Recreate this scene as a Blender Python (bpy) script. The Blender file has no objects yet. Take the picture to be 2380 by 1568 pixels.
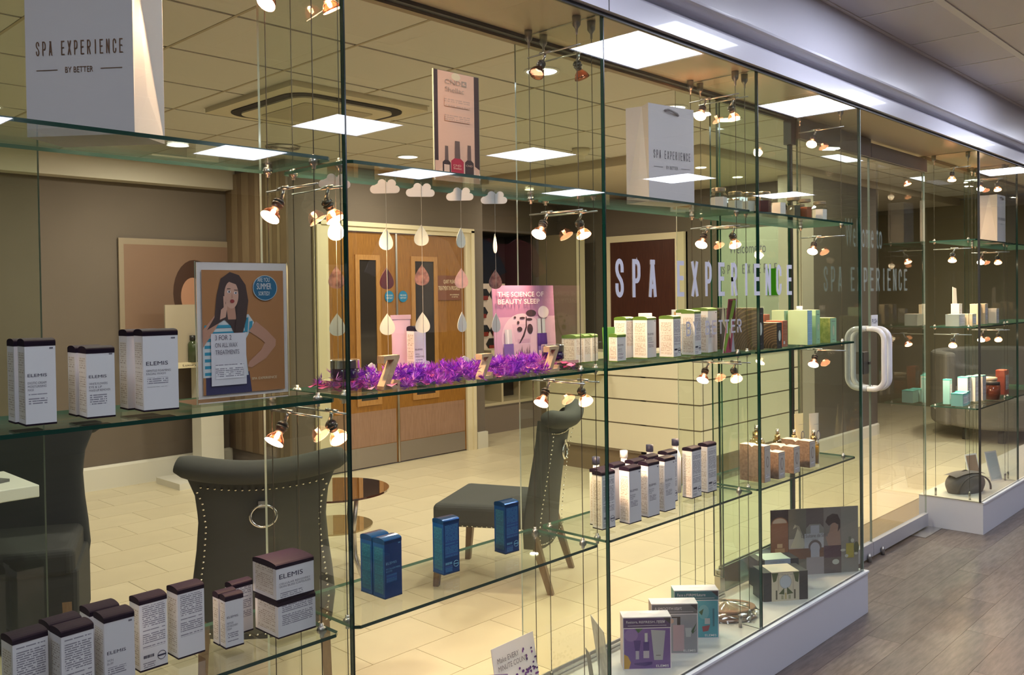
import bpy, math, random
from mathutils import Vector, Matrix
R = random.Random(7)
PI = math.pi
sc = bpy.context.scene
C = sc.collection

# ------------------------------------------------------------------ camera
cam = bpy.data.objects.new('camera', bpy.data.cameras.new('camera'))
C.objects.link(cam); sc.camera = cam
yaw, pit, rol = map(math.radians, (43.7631, -0.9149, -0.7812))
fw = Vector((math.cos(yaw), math.sin(yaw), 0)); rt = Vector((math.sin(yaw), -math.cos(yaw), 0)); up = Vector((0, 0, 1))
f2 = fw * math.cos(pit) + up * math.sin(pit); u2 = -fw * math.sin(pit) + up * math.cos(pit)
r3 = rt * math.cos(rol) + u2 * math.sin(rol); u3 = -rt * math.sin(rol) + u2 * math.cos(rol)
cam.matrix_world = Matrix.Translation((0, -1.6532, 1.49)) @ Matrix((r3, u3, -f2)).transposed().to_4x4()
cam.data.sensor_fit = 'HORIZONTAL'; cam.data.sensor_width = 36
cam.data.lens = 2044.5 / 2380 * 36
cam.data.shift_y = -(784 - 724.23) / 2380
cam.data.clip_start = .05; cam.data.clip_end = 60
# ------------------------------------------------------------------ world, exposure
w = bpy.data.worlds.new('world'); sc.world = w; w.use_nodes = True
w.node_tree.nodes['Background'].inputs[0].default_value = (.75, .8, 1, 1)
w.node_tree.nodes['Background'].inputs[1].default_value = .12
vs = sc.view_settings
vs.view_transform = 'Standard'; vs.look = 'None'; vs.gamma = 1; vs.exposure = 0.0
vs.use_curve_mapping = False
cy = sc.cycles
cy.transparent_max_bounces = 24; cy.max_bounces = 7; cy.diffuse_bounces = 3; cy.glossy_bounces = 4
cy.transmission_bounces = 6; cy.caustics_reflective = False; cy.caustics_refractive = False
cy.sample_clamp_indirect = 4; cy.use_denoising = True
try: cy.denoiser = 'OPENIMAGEDENOISE'
except Exception: pass
PANEL_RADIANCE = 20.0      # corridor ceiling panels
DOWN_W = 22.5             # interior downlight watts
SPOT_W = 1.9             # halogen lamp watts

def area(name, loc, rot, sx, sy, watts, col, parent=None, shape='RECTANGLE', spread=PI):
    l = bpy.data.lights.new(name, 'AREA'); l.shape = shape; l.size = sx
    if shape == 'RECTANGLE': l.size_y = sy
    l.energy = watts; l.color = col; l.spread = spread
    o = bpy.data.objects.new(name, l); C.objects.link(o); o.location = loc; o.rotation_euler = rot
    if parent: o.parent = parent
    return o

# ------------------------------------------------------------------ materials
MATS = {}
def nodes(name):
    m = bpy.data.materials.new(name); m.use_nodes = True; nt = m.node_tree
    return m, nt, nt.nodes, nt.links, nt.nodes['Principled BSDF'], nt.nodes['Material Output']
def mat(name, col, rough=.5, metal=0, var=0, vscale=20, bump=0, bscale=200, emit=0, coat=0, alpha=1, stretch=None, ecol=None, spec=.5):
    if name in MATS: return MATS[name]
    m, nt, N, L, b, out = nodes(name); MATS[name] = m
    b.inputs['Base Color'].default_value = (*col, 1); b.inputs['Roughness'].default_value = rough
    b.inputs['Metallic'].default_value = metal; b.inputs['Coat Weight'].default_value = coat
    b.inputs['Specular IOR Level'].default_value = spec
    tc = None
    def coord():
        nonlocal tc
        if tc is None:
            t = N.new('ShaderNodeTexCoord'); mp = N.new('ShaderNodeMapping'); L.new(t.outputs['Object'], mp.inputs[0])
            if stretch: mp.inputs['Scale'].default_value = stretch
            tc = mp.outputs[0]
        return tc
    if var:
        n = N.new('ShaderNodeTexNoise'); n.inputs['Scale'].default_value = vscale; n.inputs['Detail'].default_value = 5
        L.new(coord(), n.inputs['Vector'])
        r = N.new('ShaderNodeValToRGB')
        r.color_ramp.elements[0].position = .3; r.color_ramp.elements[1].position = .7
        r.color_ramp.elements[0].color = (*[c * (1 - var) for c in col], 1)
        r.color_ramp.elements[1].color = (*[min(1, c * (1 + var)) for c in col], 1)
        L.new(n.outputs[0], r.inputs[0]); L.new(r.outputs[0], b.inputs['Base Color'])
    if bump:
        n = N.new('ShaderNodeTexNoise'); n.inputs['Scale'].default_value = bscale; L.new(coord(), n.inputs['Vector'])
        bp = N.new('ShaderNodeBump'); bp.inputs['Strength'].default_value = bump; bp.inputs['Distance'].default_value = .002
        L.new(n.outputs[0], bp.inputs['Height']); L.new(bp.outputs[0], b.inputs['Normal'])
    if emit:
        b.inputs['Emission Color'].default_value = (*(ecol or col), 1); b.inputs['Emission Strength'].default_value = emit
    b.inputs['Alpha'].default_value = alpha
    return m
def glass(name, tint, boost=1.7, rough=0.0, ior=1.5):
    if name in MATS: return MATS[name]
    m, nt, N, L, b, out = nodes(name); MATS[name] = m; N.remove(b)
    tr = N.new('ShaderNodeBsdfTransparent'); tr.inputs[0].default_value = (*tint, 1)
    gl = N.new('ShaderNodeBsdfGlossy'); gl.inputs['Roughness'].default_value = rough; gl.inputs[0].default_value = (1, 1, 1, 1)
    fr = N.new('ShaderNodeFresnel'); fr.inputs[0].default_value = ior
    ge = N.new('ShaderNodeNewGeometry')
    a = N.new('ShaderNodeMath'); a.operation = 'SUBTRACT'; a.inputs[0].default_value = 1; L.new(ge.outputs['Backfacing'], a.inputs[1])
    k = N.new('ShaderNodeMath'); k.operation = 'MULTIPLY'; L.new(fr.outputs[0], k.inputs[0]); k.inputs[1].default_value = boost; k.use_clamp = True
    c = N.new('ShaderNodeMath'); c.operation = 'MULTIPLY'; L.new(k.outputs[0], c.inputs[0]); L.new(a.outputs[0], c.inputs[1])
    mx = N.new('ShaderNodeMixShader'); L.new(c.outputs[0], mx.inputs[0]); L.new(tr.outputs[0], mx.inputs[1]); L.new(gl.outputs[0], mx.inputs[2])
    L.new(mx.outputs[0], out.inputs[0])
    return m
def wood(name, dark, light, scale=(1, 1, 1), rough=.45):
    if name in MATS: return MATS[name]
    m, nt, N, L, b, out = nodes(name); MATS[name] = m
    t = N.new('ShaderNodeTexCoord'); mp = N.new('ShaderNodeMapping'); mp.inputs['Scale'].default_value = scale
    L.new(t.outputs['Object'], mp.inputs[0])
    n = N.new('ShaderNodeTexNoise'); n.inputs['Scale'].default_value = 9; n.inputs['Detail'].default_value = 8; n.inputs['Roughness'].default_value = .65
    L.new(mp.outputs[0], n.inputs['Vector'])
    r = N.new('ShaderNodeValToRGB'); r.color_ramp.elements[0].position = .32; r.color_ramp.elements[1].position = .68
    r.color_ramp.elements[0].color = (*dark, 1); r.color_ramp.elements[1].color = (*light, 1)
    L.new(n.outputs[0], r.inputs[0]); L.new(r.outputs[0], b.inputs['Base Color']); b.inputs['Roughness'].default_value = rough
    bp = N.new('ShaderNodeBump'); bp.inputs['Strength'].default_value = .15; bp.inputs['Distance'].default_value = .002
    L.new(n.outputs[0], bp.inputs['Height']); L.new(bp.outputs[0], b.inputs['Normal'])
    return m
def fineprint(name, paper, ink, pitch=.0042, fx=260, thr=.42):
    if name in MATS: return MATS[name]
    m, nt, N, L, b, out = nodes(name); MATS[name] = m
    t = N.new('ShaderNodeTexCoord'); s = N.new('ShaderNodeSeparateXYZ'); L.new(t.outputs['Object'], s.inputs[0])
    def M(op, a, bb=None):
        q = N.new('ShaderNodeMath'); q.operation = op
        for i, v in enumerate((a, bb)):
            if v is None: continue
            if isinstance(v, (int, float)): q.inputs[i].default_value = v
            else: L.new(v, q.inputs[i])
        return q.outputs[0]
    z = M('DIVIDE', s.outputs['Z'], pitch)
    row = M('FLOOR', z); fr = M('FRACT', z)
    cx_ = N.new('ShaderNodeCombineXYZ'); L.new(M('MULTIPLY', s.outputs['X'], fx), cx_.inputs[0]); L.new(M('MULTIPLY', row, 7.3), cx_.inputs[1]); L.new(M('MULTIPLY', s.outputs['Y'], fx), cx_.inputs[2])
    n = N.new('ShaderNodeTexNoise'); n.inputs['Scale'].default_value = 1; L.new(cx_.outputs[0], n.inputs['Vector'])
    w1 = N.new('ShaderNodeTexWhiteNoise'); w1.noise_dimensions = '1D'; L.new(row, w1.inputs['W'])
    k = M('MULTIPLY', M('MULTIPLY', M('GREATER_THAN', fr, .5), M('GREATER_THAN', n.outputs[0], thr)), M('GREATER_THAN', w1.outputs[0], .14))
    mx = N.new('ShaderNodeMix'); mx.data_type = 'RGBA'; mx.inputs['A'].default_value = (*paper, 1); mx.inputs['B'].default_value = (*ink, 1)
    L.new(M('MULTIPLY', k, .75), mx.inputs['Factor']); L.new(mx.outputs['Result'], b.inputs['Base Color']); b.inputs['Roughness'].default_value = .45
    return m
def emis(name, col, s, sampled=True):
    if name in MATS: return MATS[name]
    m, nt, N, L, b, out = nodes(name); MATS[name] = m; N.remove(b)
    e = N.new('ShaderNodeEmission'); e.inputs[0].default_value = (*col, 1); e.inputs[1].default_value = s
    L.new(e.outputs[0], out.inputs[0])
    if not sampled: m.cycles.emission_sampling = 'NONE'
    return m
def pattern(name, c1, c2, scale, kind='voronoi', rough=.5, coat=0):
    if name in MATS: return MATS[name]
    m, nt, N, L, b, out = nodes(name); MATS[name] = m
    t = N.new('ShaderNodeTexCoord')
    if kind == 'swirl':
        v = N.new('ShaderNodeTexWave'); v.wave_type = 'RINGS'; v.inputs['Scale'].default_value = scale; v.inputs['Distortion'].default_value = 14; v.inputs['Detail'].default_value = 0; v.inputs['Detail Scale'].default_value = .35
        L.new(t.outputs['Object'], v.inputs['Vector']); o = v.outputs['Color']; lo, hi = .72, .82
    elif kind == 'noise':
        v = N.new('ShaderNodeTexNoise'); v.inputs['Scale'].default_value = scale; v.inputs['Detail'].default_value = 4; L.new(t.outputs['Object'], v.inputs['Vector']); o = v.outputs[0]; lo, hi = .4, .6
    else:
        v = N.new('ShaderNodeTexVoronoi'); v.inputs['Scale'].default_value = scale; L.new(t.outputs['Object'], v.inputs['Vector']); o = v.outputs['Distance']; lo, hi = .25, .4
    r = N.new('ShaderNodeValToRGB'); r.color_ramp.elements[0].position = lo; r.color_ramp.elements[1].position = hi
    r.color_ramp.elements[0].color = (*c1, 1); r.color_ramp.elements[1].color = (*c2, 1)
    L.new(o, r.inputs[0]); L.new(r.outputs[0], b.inputs['Base Color']); b.inputs['Roughness'].default_value = rough; b.inputs['Coat Weight'].default_value = coat
    return m

WHITE = mat('white_paint', (.8, .8, .8), .4)
FASCIA = mat('fascia_gloss', (.76, .76, .85), .28, coat=.35)
CORR_TILE = mat('corridor_ceiling_tile', (.74, .70, .70), .9, bump=.15, bscale=350)
CORR_RAIL = mat('corridor_ceiling_rail', (.84, .80, .75), .6)
INT_TILE = mat('ceiling_tile', (.60, .58, .51), .9, bump=.15, bscale=300)
INT_RAIL = mat('ceiling_rail', (.40, .34, .23), .8)
SOFFIT = mat('soffit', (.62, .53, .38), .25)
DARKCH = mat('dark_channel', (.03, .03, .03), .4)
ALU = mat('aluminium', (.55, .55, .56), .32, 1)
CHROME = mat('chrome', (.8, .8, .8), .08, 1)
STEEL = mat('brushed_steel', (.6, .6, .6), .28, 1)
TAUPE = mat('taupe_wall', (.155, .125, .10), .85, var=.05, vscale=2)
TAUPE2 = mat('dark_taupe_wall', (.12, .10, .08), .85, var=.05, vscale=2)
CREAM = mat('cream_frame', (.75, .66, .46), .5)
SKIRT = mat('skirting_white', (.72, .70, .62), .5)
TILE = mat('cream_floor_tile', (.69, .61, .42), .32, var=.07, vscale=3, spec=.4)
TILE_B = mat('cream_floor_tile_warm', (.66, .58, .395), .32, var=.07, vscale=3, spec=.4)
GROUT = mat('grout', (.24, .19, .11), .9)
GF = glass('window_glass', (.965, .975, .95), 1.5)
GFIN = glass('divider_glass', (.93, .965, .93), 1.3)
GGREEN = glass('green_glass', (.86, .945, .895), 1.0)
GPALE = glass('pale_green_glass', (.90, .95, .90), 1.0)
GSHELF = glass('shelf_glass', (.955, .98, .965), 1.35)
GEDGE = mat('glass_edge', (.004, .045, .032), .15, coat=.2)
GJOINT = mat('glass_joint_dark', (.006, .014, .010), .2)
GEDGE_R = mat('pale_shelf_edge', (.10, .20, .15), .2)
GEDGE_L = mat('polished_glass_edge', (.22, .27, .22), .3)
GEDGE_B = mat('pale_glass_edge', (.55, .62, .52), .1, coat=.5)
PAPER = mat('white_card', (.84, .82, .87), .4)
PAPER_S = mat('card_cream', (.80, .76, .72), .45)
PURPLE_BLACK = mat('plum_lid', (.011, .005, .015), .6, spec=.06)
INK = mat('navy_ink', (.02, .02, .06), .5)
GREYINK = mat('grey_ink', (.18, .17, .22), .6)
FINE = fineprint('fine_print', (.82, .80, .85), (.10, .09, .16))
FINE_S = fineprint('fine_print_side', (.79, .75, .71), (.30, .22, .16), .0045, 300, .5)
BLACK = mat('black_plastic', (.015, .015, .015), .4)

# ------------------------------------------------------------------ mesh builder
class MB:
    def __init__(s): s.v = []; s.f = []; s.m = []
    def add(s, vs_, fs, m=0):
        n = len(s.v); s.v += [tuple(v) for v in vs_]; s.f += [tuple(i + n for i in f) for f in fs]
        s.m += [m] * len(fs) if isinstance(m, int) else list(m); return s
    def box(s, x0, x1, y0, y1, z0, z1, m=0, edge=None):
        v = [(x, y, z) for z in (z0, z1) for y in (y0, y1) for x in (x0, x1)]
        f = [(0, 2, 3, 1), (4, 5, 7, 6), (0, 1, 5, 4), (2, 6, 7, 3), (0, 4, 6, 2), (1, 3, 7, 5)]
        if edge is not None:   # edge: material index for the narrow faces; main axis = thinnest
            d = [x1 - x0, y1 - y0, z1 - z0]; ax = d.index(min(d)); keep = {2: (0, 1), 1: (2, 3), 0: (4, 5)}[ax]
            m = [m if i in keep else edge for i in range(6)]
        return s.add(v, f, m)
    def prism(s, poly, axis, lo, hi, m=0):
        n = len(poly)
        def P(p, t): return {'x': (t, p[0], p[1]), 'y': (p[0], t, p[1]), 'z': (p[0], p[1], t)}[axis]
        v = [P(p, lo) for p in poly] + [P(p, hi) for p in poly]
        f = [tuple(range(n)), tuple(range(2 * n - 1, n - 1, -1))] + [(i, i + n, (i + 1) % n + n, (i + 1) % n) for i in range(n)]
        return s.add(v, f, m)
    def lathe(s, prof, seg=20, o=(0, 0, 0), m=0, mat4=None):
        v = []; f = []
        for r_, z in prof:
            for k in range(seg):
                a = 2 * PI * k / seg; p = Vector((r_ * math.cos(a), r_ * math.sin(a), z))
                if mat4: p = mat4 @ p
                v.append((p.x + o[0], p.y + o[1], p.z + o[2]))
        for i in range(len(prof) - 1):
            for k in range(seg):
                f.append((i * seg + k, i * seg + (k + 1) % seg, (i + 1) * seg + (k + 1) % seg, (i + 1) * seg + k))
        if prof[0][0] > 1e-4: f.append(tuple(range(seg - 1, -1, -1)))
        if prof[-1][0] > 1e-4: f.append(tuple((len(prof) - 1) * seg + k for k in range(seg)))
        return s.add(v, f, m)
    def tube(s, pts, r, seg=8, m=0, closed=False):
        pts = [Vector(p) for p in pts]; n = len(pts); v = []; f = []; ref = None
        for i, p in enumerate(pts):
            a = pts[(i - 1) % n] if (closed or i > 0) else p; b = pts[(i + 1) % n] if (closed or i < n - 1) else p
            t = (b - a).normalized()
            if ref is None: ref = Vector((0, 0, 1)) if abs(t.z) < .9 else Vector((1, 0, 0))
            x = (ref - t * ref.dot(t))
            if x.length < 1e-5: x = t.orthogonal()
            x.normalize(); ref = x; y = t.cross(x)
            rr = r[i] if isinstance(r, (list, tuple)) else r
            for k in range(seg):
                q = p + (x * math.cos(2 * PI * k / seg) + y * math.sin(2 * PI * k / seg)) * rr; v.append(tuple(q))
        for i in range(n if closed else n - 1):
            for k in range(seg):
                f.append((i * seg + k, i * seg + (k + 1) % seg, ((i + 1) % n) * seg + (k + 1) % seg, ((i + 1) % n) * seg + k))
        if not closed: f += [tuple(range(seg - 1, -1, -1)), tuple((n - 1) * seg + k for k in range(seg))]
        return s.add(v, f, m)
    def grid(s, fn, nu, nv, m=0):
        v = [fn(i / nu, j / nv) for j in range(nv + 1) for i in range(nu + 1)]
        f = [(j * (nu + 1) + i, j * (nu + 1) + i + 1, (j + 1) * (nu + 1) + i + 1, (j + 1) * (nu + 1) + i) for j in range(nv) for i in range(nu)]
        return s.add(v, f, m)
    def mesh(s, name, mats, smooth=False):
        me = bpy.data.meshes.new(name); me.from_pydata(s.v, [], s.f); 
        for mt in (mats if isinstance(mats, (list, tuple)) else [mats]): me.materials.append(mt)
        if any(s.m): me.polygons.foreach_set('material_index', s.m)
        if smooth: me.polygons.foreach_set('use_smooth', [True] * len(s.f))
        me.update(); return me
def link(name, me, parent=None, loc=(0, 0, 0), rot=(0, 0, 0)):
    o = bpy.data.objects.new(name, me); C.objects.link(o); o.location = loc; o.rotation_euler = rot
    if parent is not None: o.parent = parent
    return o
def ob(name, mb, mats, parent=None, loc=(0, 0, 0), rot=(0, 0, 0), smooth=False):
    return link(name, mb.mesh(name, mats, smooth), parent, loc, rot)
def bevel(o, wd=.002, seg=2):
    md = o.modifiers.new('bevel', 'BEVEL'); md.width = wd; md.segments = seg; md.limit_method = 'ANGLE'; return o
def tag(o, label=None, cat=None, group=None, kind=None):
    if label: o['label'] = label
    if cat: o['category'] = cat
    if group: o['group'] = group
    if kind: o['kind'] = kind
    return o
def thing(name, label, cat, loc=(0, 0, 0), rz=0, group=None):
    return tag(link(name, None, None, loc, (0, 0, rz)), label, cat, group)
def struct(o): o['kind'] = 'structure'; return o
def copy_tree(o, parent=None):
    c = o.copy(); C.objects.link(c); c.parent = parent
    for ch in [x for x in bpy.data.objects if x.parent == o and x != c]: copy_tree(ch, c)
    return c
TXT = {}
def text_mesh(s, w_, h_, mt, spacing=1.0, ext=0.0, bold=0.0):
    key = (s, w_, h_, mt.name, spacing, ext, bold)
    if key in TXT: return TXT[key]
    cu = bpy.data.curves.new('t', 'FONT'); cu.body = s; cu.size = 1; cu.space_character = spacing; cu.resolution_u = 3; cu.offset = bold
    t = bpy.data.objects.new('t', cu); C.objects.link(t)
    dg = bpy.context.evaluated_depsgraph_get(); me = bpy.data.meshes.new_from_object(t.evaluated_get(dg))
    bpy.data.objects.remove(t)
    xs = [v.co.x for v in me.vertices]; ys = [v.co.y for v in me.vertices]
    x0, x1, y0, y1 = min(xs), max(xs), min(ys), max(ys)
    sx = w_ / (x1 - x0) if w_ else h_ / (y1 - y0); sy = h_ / (y1 - y0)
    for v in me.vertices: v.co = ((v.co.x - x0) * sx, 0, (v.co.y - y0) * sy)
    me.materials.clear(); me.materials.append(mt); me.name = 'lettering'; TXT[key] = me
    return me
def text(s, w_, h_, mt, parent, x, y, z, rot=(0, 0, 0), spacing=1.0, name='lettering', bold=0.0):
    return link(name, text_mesh(s, w_, h_, mt, spacing, 0, bold), parent, (x, y, z), rot)
def _arc(cx, cz, rx, rz_, a0, a1, n=8): return [(cx + rx * math.cos(math.radians(a0 + (a1 - a0) * i / n)), cz + rz_ * math.sin(math.radians(a0 + (a1 - a0) * i / n))) for i in range(n + 1)]
GLY = {'S': [[(1, .74)] + _arc(.5, .80, .5, .20, 0, 180) + [(.02, .72), (.2, .60), (.8, .42), (.98, .30)] + _arc(.5, .20, .5, .20, 0, -180) + [(0, .27)]],
       'P': [[(0, 0), (0, 1)], [(0, 1)] + [(.5, 1)] + _arc(.5, .80, .5, .20, 90, 0) + _arc(.5, .62, .5, .20, 0, -90) + [(0, .42)]],
       'A': [[(0, 0), (.45, 1)], [(.55, 1), (1, 0)], [(.3, 1), (.7, 1)], [(.2, .25), (.8, .25)]],
       'E': [[(1, 1), (0, 1), (0, 0), (1, 0)], [(0, .52), (.85, .52)]],
       'X': [[(0, 0), (1, 1)], [(0, 1), (1, 0)]],
       'R': [[(0, 0), (0, 1), (.5, 1)] + _arc(.5, .82, .5, .18, 90, 0) + _arc(.5, .66, .5, .16, 0, -90) + [(0, .50)], [(.5, .50), (1, 0)]],
       'I': [[(.5, 0), (.5, 1)]], 'N': [[(0, 0), (0, 1)], [(.02, .96), (.98, .04)], [(1, 0), (1, 1)]],
       'C': [[(1, .72)] + _arc(.5, .80, .5, .20, 0, 180) + _arc(.5, .20, .5, .20, 180, 360) + [(1, .28)]],
       'B': [[(0, 0), (0, 1), (.5, 1)] + _arc(.5, .78, .46, .22, 90, -90) + [(0, .56)], [(.5, .56)] + _arc(.5, .28, .5, .28, 90, -90) + [(0, 0)]],
       'Y': [[(0, 1), (.5, .48), (1, 1)], [(.5, .48), (.5, 0)]], 'T': [[(0, 1), (1, 1)], [(.5, 1), (.5, 0)]]}
def glyph_mesh(ch, w_, h_, th, mt):
    key = ('g', ch, w_, h_, th, mt.name)
    if key in TXT: return TXT[key]
    mb = MB()
    if ch == 'I': w_ = th * 1.01
    iw, ih = w_ - th, h_ - th
    for pi, pl in enumerate(GLY[ch]):
        P_ = [Vector((th / 2 + x * iw, th / 2 + z * ih)) for x, z in pl]; n = len(P_); L_, R_ = [], []
        for i, p in enumerate(P_):
            a = (p - P_[i - 1]).normalized() if i else (P_[1] - p).normalized(); b_ = (P_[i + 1] - p).normalized() if i < n - 1 else a
            if i == 0: p = p - a * th / 2
            if i == n - 1: p = p + a * th / 2
            na = Vector((-a.y, a.x)); nb = Vector((-b_.y, b_.x)); m_ = (na + nb)
            m_ = m_ / max(.55, m_.length) if m_.length > 1e-4 else na
            k = th / 2 / max(.55, m_.dot(na)); L_.append(p + m_ * k); R_.append(p - m_ * k)
        mb.add([(q.x, -.00025 * pi, q.y) for q in L_ + R_], [(i + n, i + 1 + n, i + 1, i) for i in range(n - 1)])
    me = mb.mesh('letter', mt); TXT[key] = me; return me
def letters(s_, x, y_, z, w_, h_, pitch, th, mt, parent, space=None):
    for ch in s_:
        if ch == ' ': x += (space if space else pitch) ; continue
        link('letter', glyph_mesh(ch, w_, h_, th, mt), parent, (x + (w_ / 2 - th / 2 if ch == 'I' else 0), y_, z)); x += pitch if ch != 'I' else pitch * .92
def quad(name, parent, mt, x0, x1, y, z0, z1, rot=(0, 0, 0), loc=(0, 0, 0)):
    mb = MB().add([(x0, y, z0), (x1, y, z0), (x1, y, z1), (x0, y, z1)], [(0, 1, 2, 3)])
    return ob(name, mb, mt, parent, loc, rot)
def el(cx, cy_, rx, ry, n=28, a0=0, a1=2 * PI):
    return [(cx + rx * math.cos(a0 + (a1 - a0) * i / n), cy_ + ry * math.sin(a0 + (a1 - a0) * i / n)) for i in range(n if a1 - a0 > 6.28 else n + 1)]
def art(name, parent, w_, h_, shapes, loc=(0, 0, 0), rot=(0, 0, 0), step=.00025):
    """flat print: layered coloured shapes given in 0..1 of a w x h picture in the XZ plane, facing -Y"""
    mb = MB(); ms = []
    for i, (mt, pts) in enumerate(shapes):
        if mt not in ms: ms.append(mt)
        mb.add([(p[0] * w_, -step * i, p[1] * h_) for p in pts], [tuple(range(len(pts)))], [ms.index(mt)])
    return ob(name, mb, ms, parent, loc, rot)
def flat(name, col, rough=.5): return mat('print_' + name, col, rough)
RECT = [(0, 0), (1, 0), (1, 1), (0, 1)]
def rc(x0, x1, y0, y1): return [(x0, y0), (x1, y0), (x1, y1), (x0, y1)]
def plain(name, label, cat, mb, mats, loc=(0, 0, 0), rot=(0, 0, 0), group=None, smooth=False):
    return tag(ob(name, mb, mats, None, loc, rot, smooth), label, cat, group)

# ================================================================== STRUCTURE
FIN = [.23, 1.185, 2.1385, 3.095, 4.058]      # glass joints of the left display
XE = 5.849; XF = 6.687; XG = 7.60
ZP = .197; ZT = 2.35; ZC = 2.682; ZI = 2.647
# --- corridor floor: wood planks along X
sub = struct(ob('floor', MB().box(-6, 16, -9, .33, -.06, -.012), GROUT))
PL = []
for i, (a, b_) in enumerate([((.062, .047, .040), (.150, .120, .106)), ((.070, .054, .046), (.170, .138, .122)), ((.052, .040, .035), (.130, .104, .092)), ((.078, .059, .049), (.185, .150, .132))]):
    PL.append(wood('plank_wood_%s' % 'abcd'[i], a, b_, (.9, 7, 1), .38))
pl_me = [[MB().box(0, L_ - .0012, 0, .149, -.012, 0).mesh('plank', m) for m in PL] for L_ in (1.22,)]
row = 0; y = .33 - .15; cnt = 0
far = MB(); far_m = []
while y > -9:
    x = -2.2 - (row * .437) % 1.22
    while x < 16:
        if y > -3.0 and 1.0 < x < 8.2:
            cnt += 1; o = link('plank', R.choice(pl_me[0]), sub, (x, y, 0))
        else:
            k = R.randrange(4); far.box(x, x + 1.2188, y, y + .149, -.012, 0, k)
        x += 1.22
    y -= .15; row += 1
tag(ob('plank_run', far, PL, sub), kind='stuff')
# --- interior floor: running bond cream tiles .447 x .307
fl = struct(ob('floor_interior', MB().box(-3, 13, .33, 7.5, -.06, -.006), GROUT))
tm = [MB().box(0, .444, 0, .304, -.008, 0).mesh('floor_tile', m) for m in (TILE, TILE_B)]
rest = MB(); cnt = 0
j0 = -2
for j in range(j0, 22):
    yy = 1.24 + .3075 * j - .0
    if yy < .33: continue
    off = 0 if j % 2 == 0 else .2235
    for i in range(-12, 26):
        xx = 2.172 + off + .447 * i
        vis = False
        px = (xx - yy * .2)
        # inside the horizontal field of view?
        vx = xx * math.cos(yaw) + (yy + 1.65) * math.sin(yaw); vy = xx * math.sin(yaw) - (yy + 1.65) * math.cos(yaw)
        vis = vx > 0 and abs(vy / vx) < .62 and yy < 5.7 and xx < 9.5
        if vis and cnt < 298:
            cnt += 1; link('floor_tile', R.choice(tm), fl, (xx + .0015, yy + .0015, 0))
        elif xx < 12.5: rest.box(xx + .0015, xx + .4455, yy + .0015, yy + .3055, -.008, 0, R.randrange(2))
tag(ob('floor_tile_field', rest, [TILE, TILE_B], fl), kind='stuff')
# --- corridor ceiling
cc = struct(ob('ceiling', MB().box(-6, 16, -9, -.085, ZC + .02, ZC + .08), CORR_RAIL))
LIGHTS = [(1.6, -.79), (1.6, -4.78), (-.4, -4.78), (3.52, -.79), (5.35, -.79), (7.62, -.79), (9.7, -.79), (3.57, -3.3), (5.42, -3.3), (7.64, -3.3), (3.6, -4.78), (5.42, -4.78), (7.75, -4.78), (-.4, -3.3), (-.4, -.79), (9.9, -3.3)]  # two leftmost columns are unseen panels, added to light the carton fronts
def near_light(x0, x1, y0, y1):
    return any(x0 < lx + .28 and x1 > lx - .28 and y0 < ly + .28 and y1 > ly - .28 for lx, ly in LIGHTS)
ct = MB().box(0, .594, 0, .594, 0, .02).mesh('ceiling_tile', CORR_TILE)
ctn = MB().box(0, .594, 0, .330, 0, .02).mesh('ceiling_tile', CORR_TILE)
for i in range(-6, 16):
    x0 = 3.83 + .6 * i + .003
    link('ceiling_tile', ctn, cc, (x0, -.430, ZC + .001))
    for j in range(0, 9):
        y0 = -.427 - .6 * (j + 1) - 0.0 + .003
        if near_light(x0, x0 + .594, y0, y0 + .594): 
            # tile cut round a light panel: four strips
            mb = MB(); L_ = [l for l in LIGHTS if x0 < l[0] + .28 and x0 + .594 > l[0] - .28 and y0 < l[1] + .28 and y0 + .594 > l[1] - .28]
            lx, ly = L_[0]; ax, bx_, ay, by = max(x0, lx - .28), min(x0 + .594, lx + .28), max(y0, ly - .28), min(y0 + .594, ly + .28)
            for (p, q, r_, s_) in ((x0, ax, y0, y0 + .594), (bx_, x0 + .594, y0, y0 + .594), (ax, bx_, y0, ay), (ax, bx_, by, y0 + .594)):
                if q - p > .002 and s_ - r_ > .002: mb.box(p, q, r_, s_, ZC + .001, ZC + .021)
            if mb.v: ob('ceiling_tile', mb, CORR_TILE, cc)
        else: link('ceiling_tile', ct, cc, (x0, y0, ZC + .001))
for j in range(-1, 10):
    yy = -.093 if j < 0 else -.427 - .6 * j
    wd = .012 if j != 0 else .016
    ob('grid_rail', MB().box(-.3, 13, yy - wd, yy + wd, ZC - .004, ZC + .003), CORR_RAIL, cc)
for i in range(-6, 16):
    ob('grid_rail', MB().box(3.83 + .6 * i - .005, 3.83 + .6 * i + .005, -5.8, -.09, ZC - .002, ZC + .003), CORR_RAIL, cc)
# --- light panels of the corridor, with the unseen added ones
PANEL = emis('light_panel', (.80, .84, 1.0), PANEL_RADIANCE)
words = ['first', 'second', 'third', 'fourth', 'fifth', 'sixth']
def panel_label(x, y):
    a = 'near the shopfront' if y > -1 else ('in the middle corridor row' if y > -4 else 'in the outer corridor row')
    rowx = sorted(l[0] for l in LIGHTS if l[1] == y)
    return 'square white ceiling light panel %s, %s from left' % (a, words[rowx.index(x)])
for lx, ly in LIGHTS:
    t = thing('ceiling_light', panel_label(lx, ly), 'ceiling light', (lx, ly, ZC), 0, 'light panels in the corridor ceiling')
    ob('diffuser', MB().box(-.275, .275, -.275, .275, -.006, .012), PANEL, t)
    mb = MB()
    for (a, b_, c_, d_) in ((-.29, -.275, -.29, .29), (.275, .29, -.29, .29), (-.275, .275, -.29, -.275), (-.275, .275, .275, .29)): mb.box(a, b_, c_, d_, -.011, .012)
    ob('frame', mb, WHITE, t)
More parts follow.
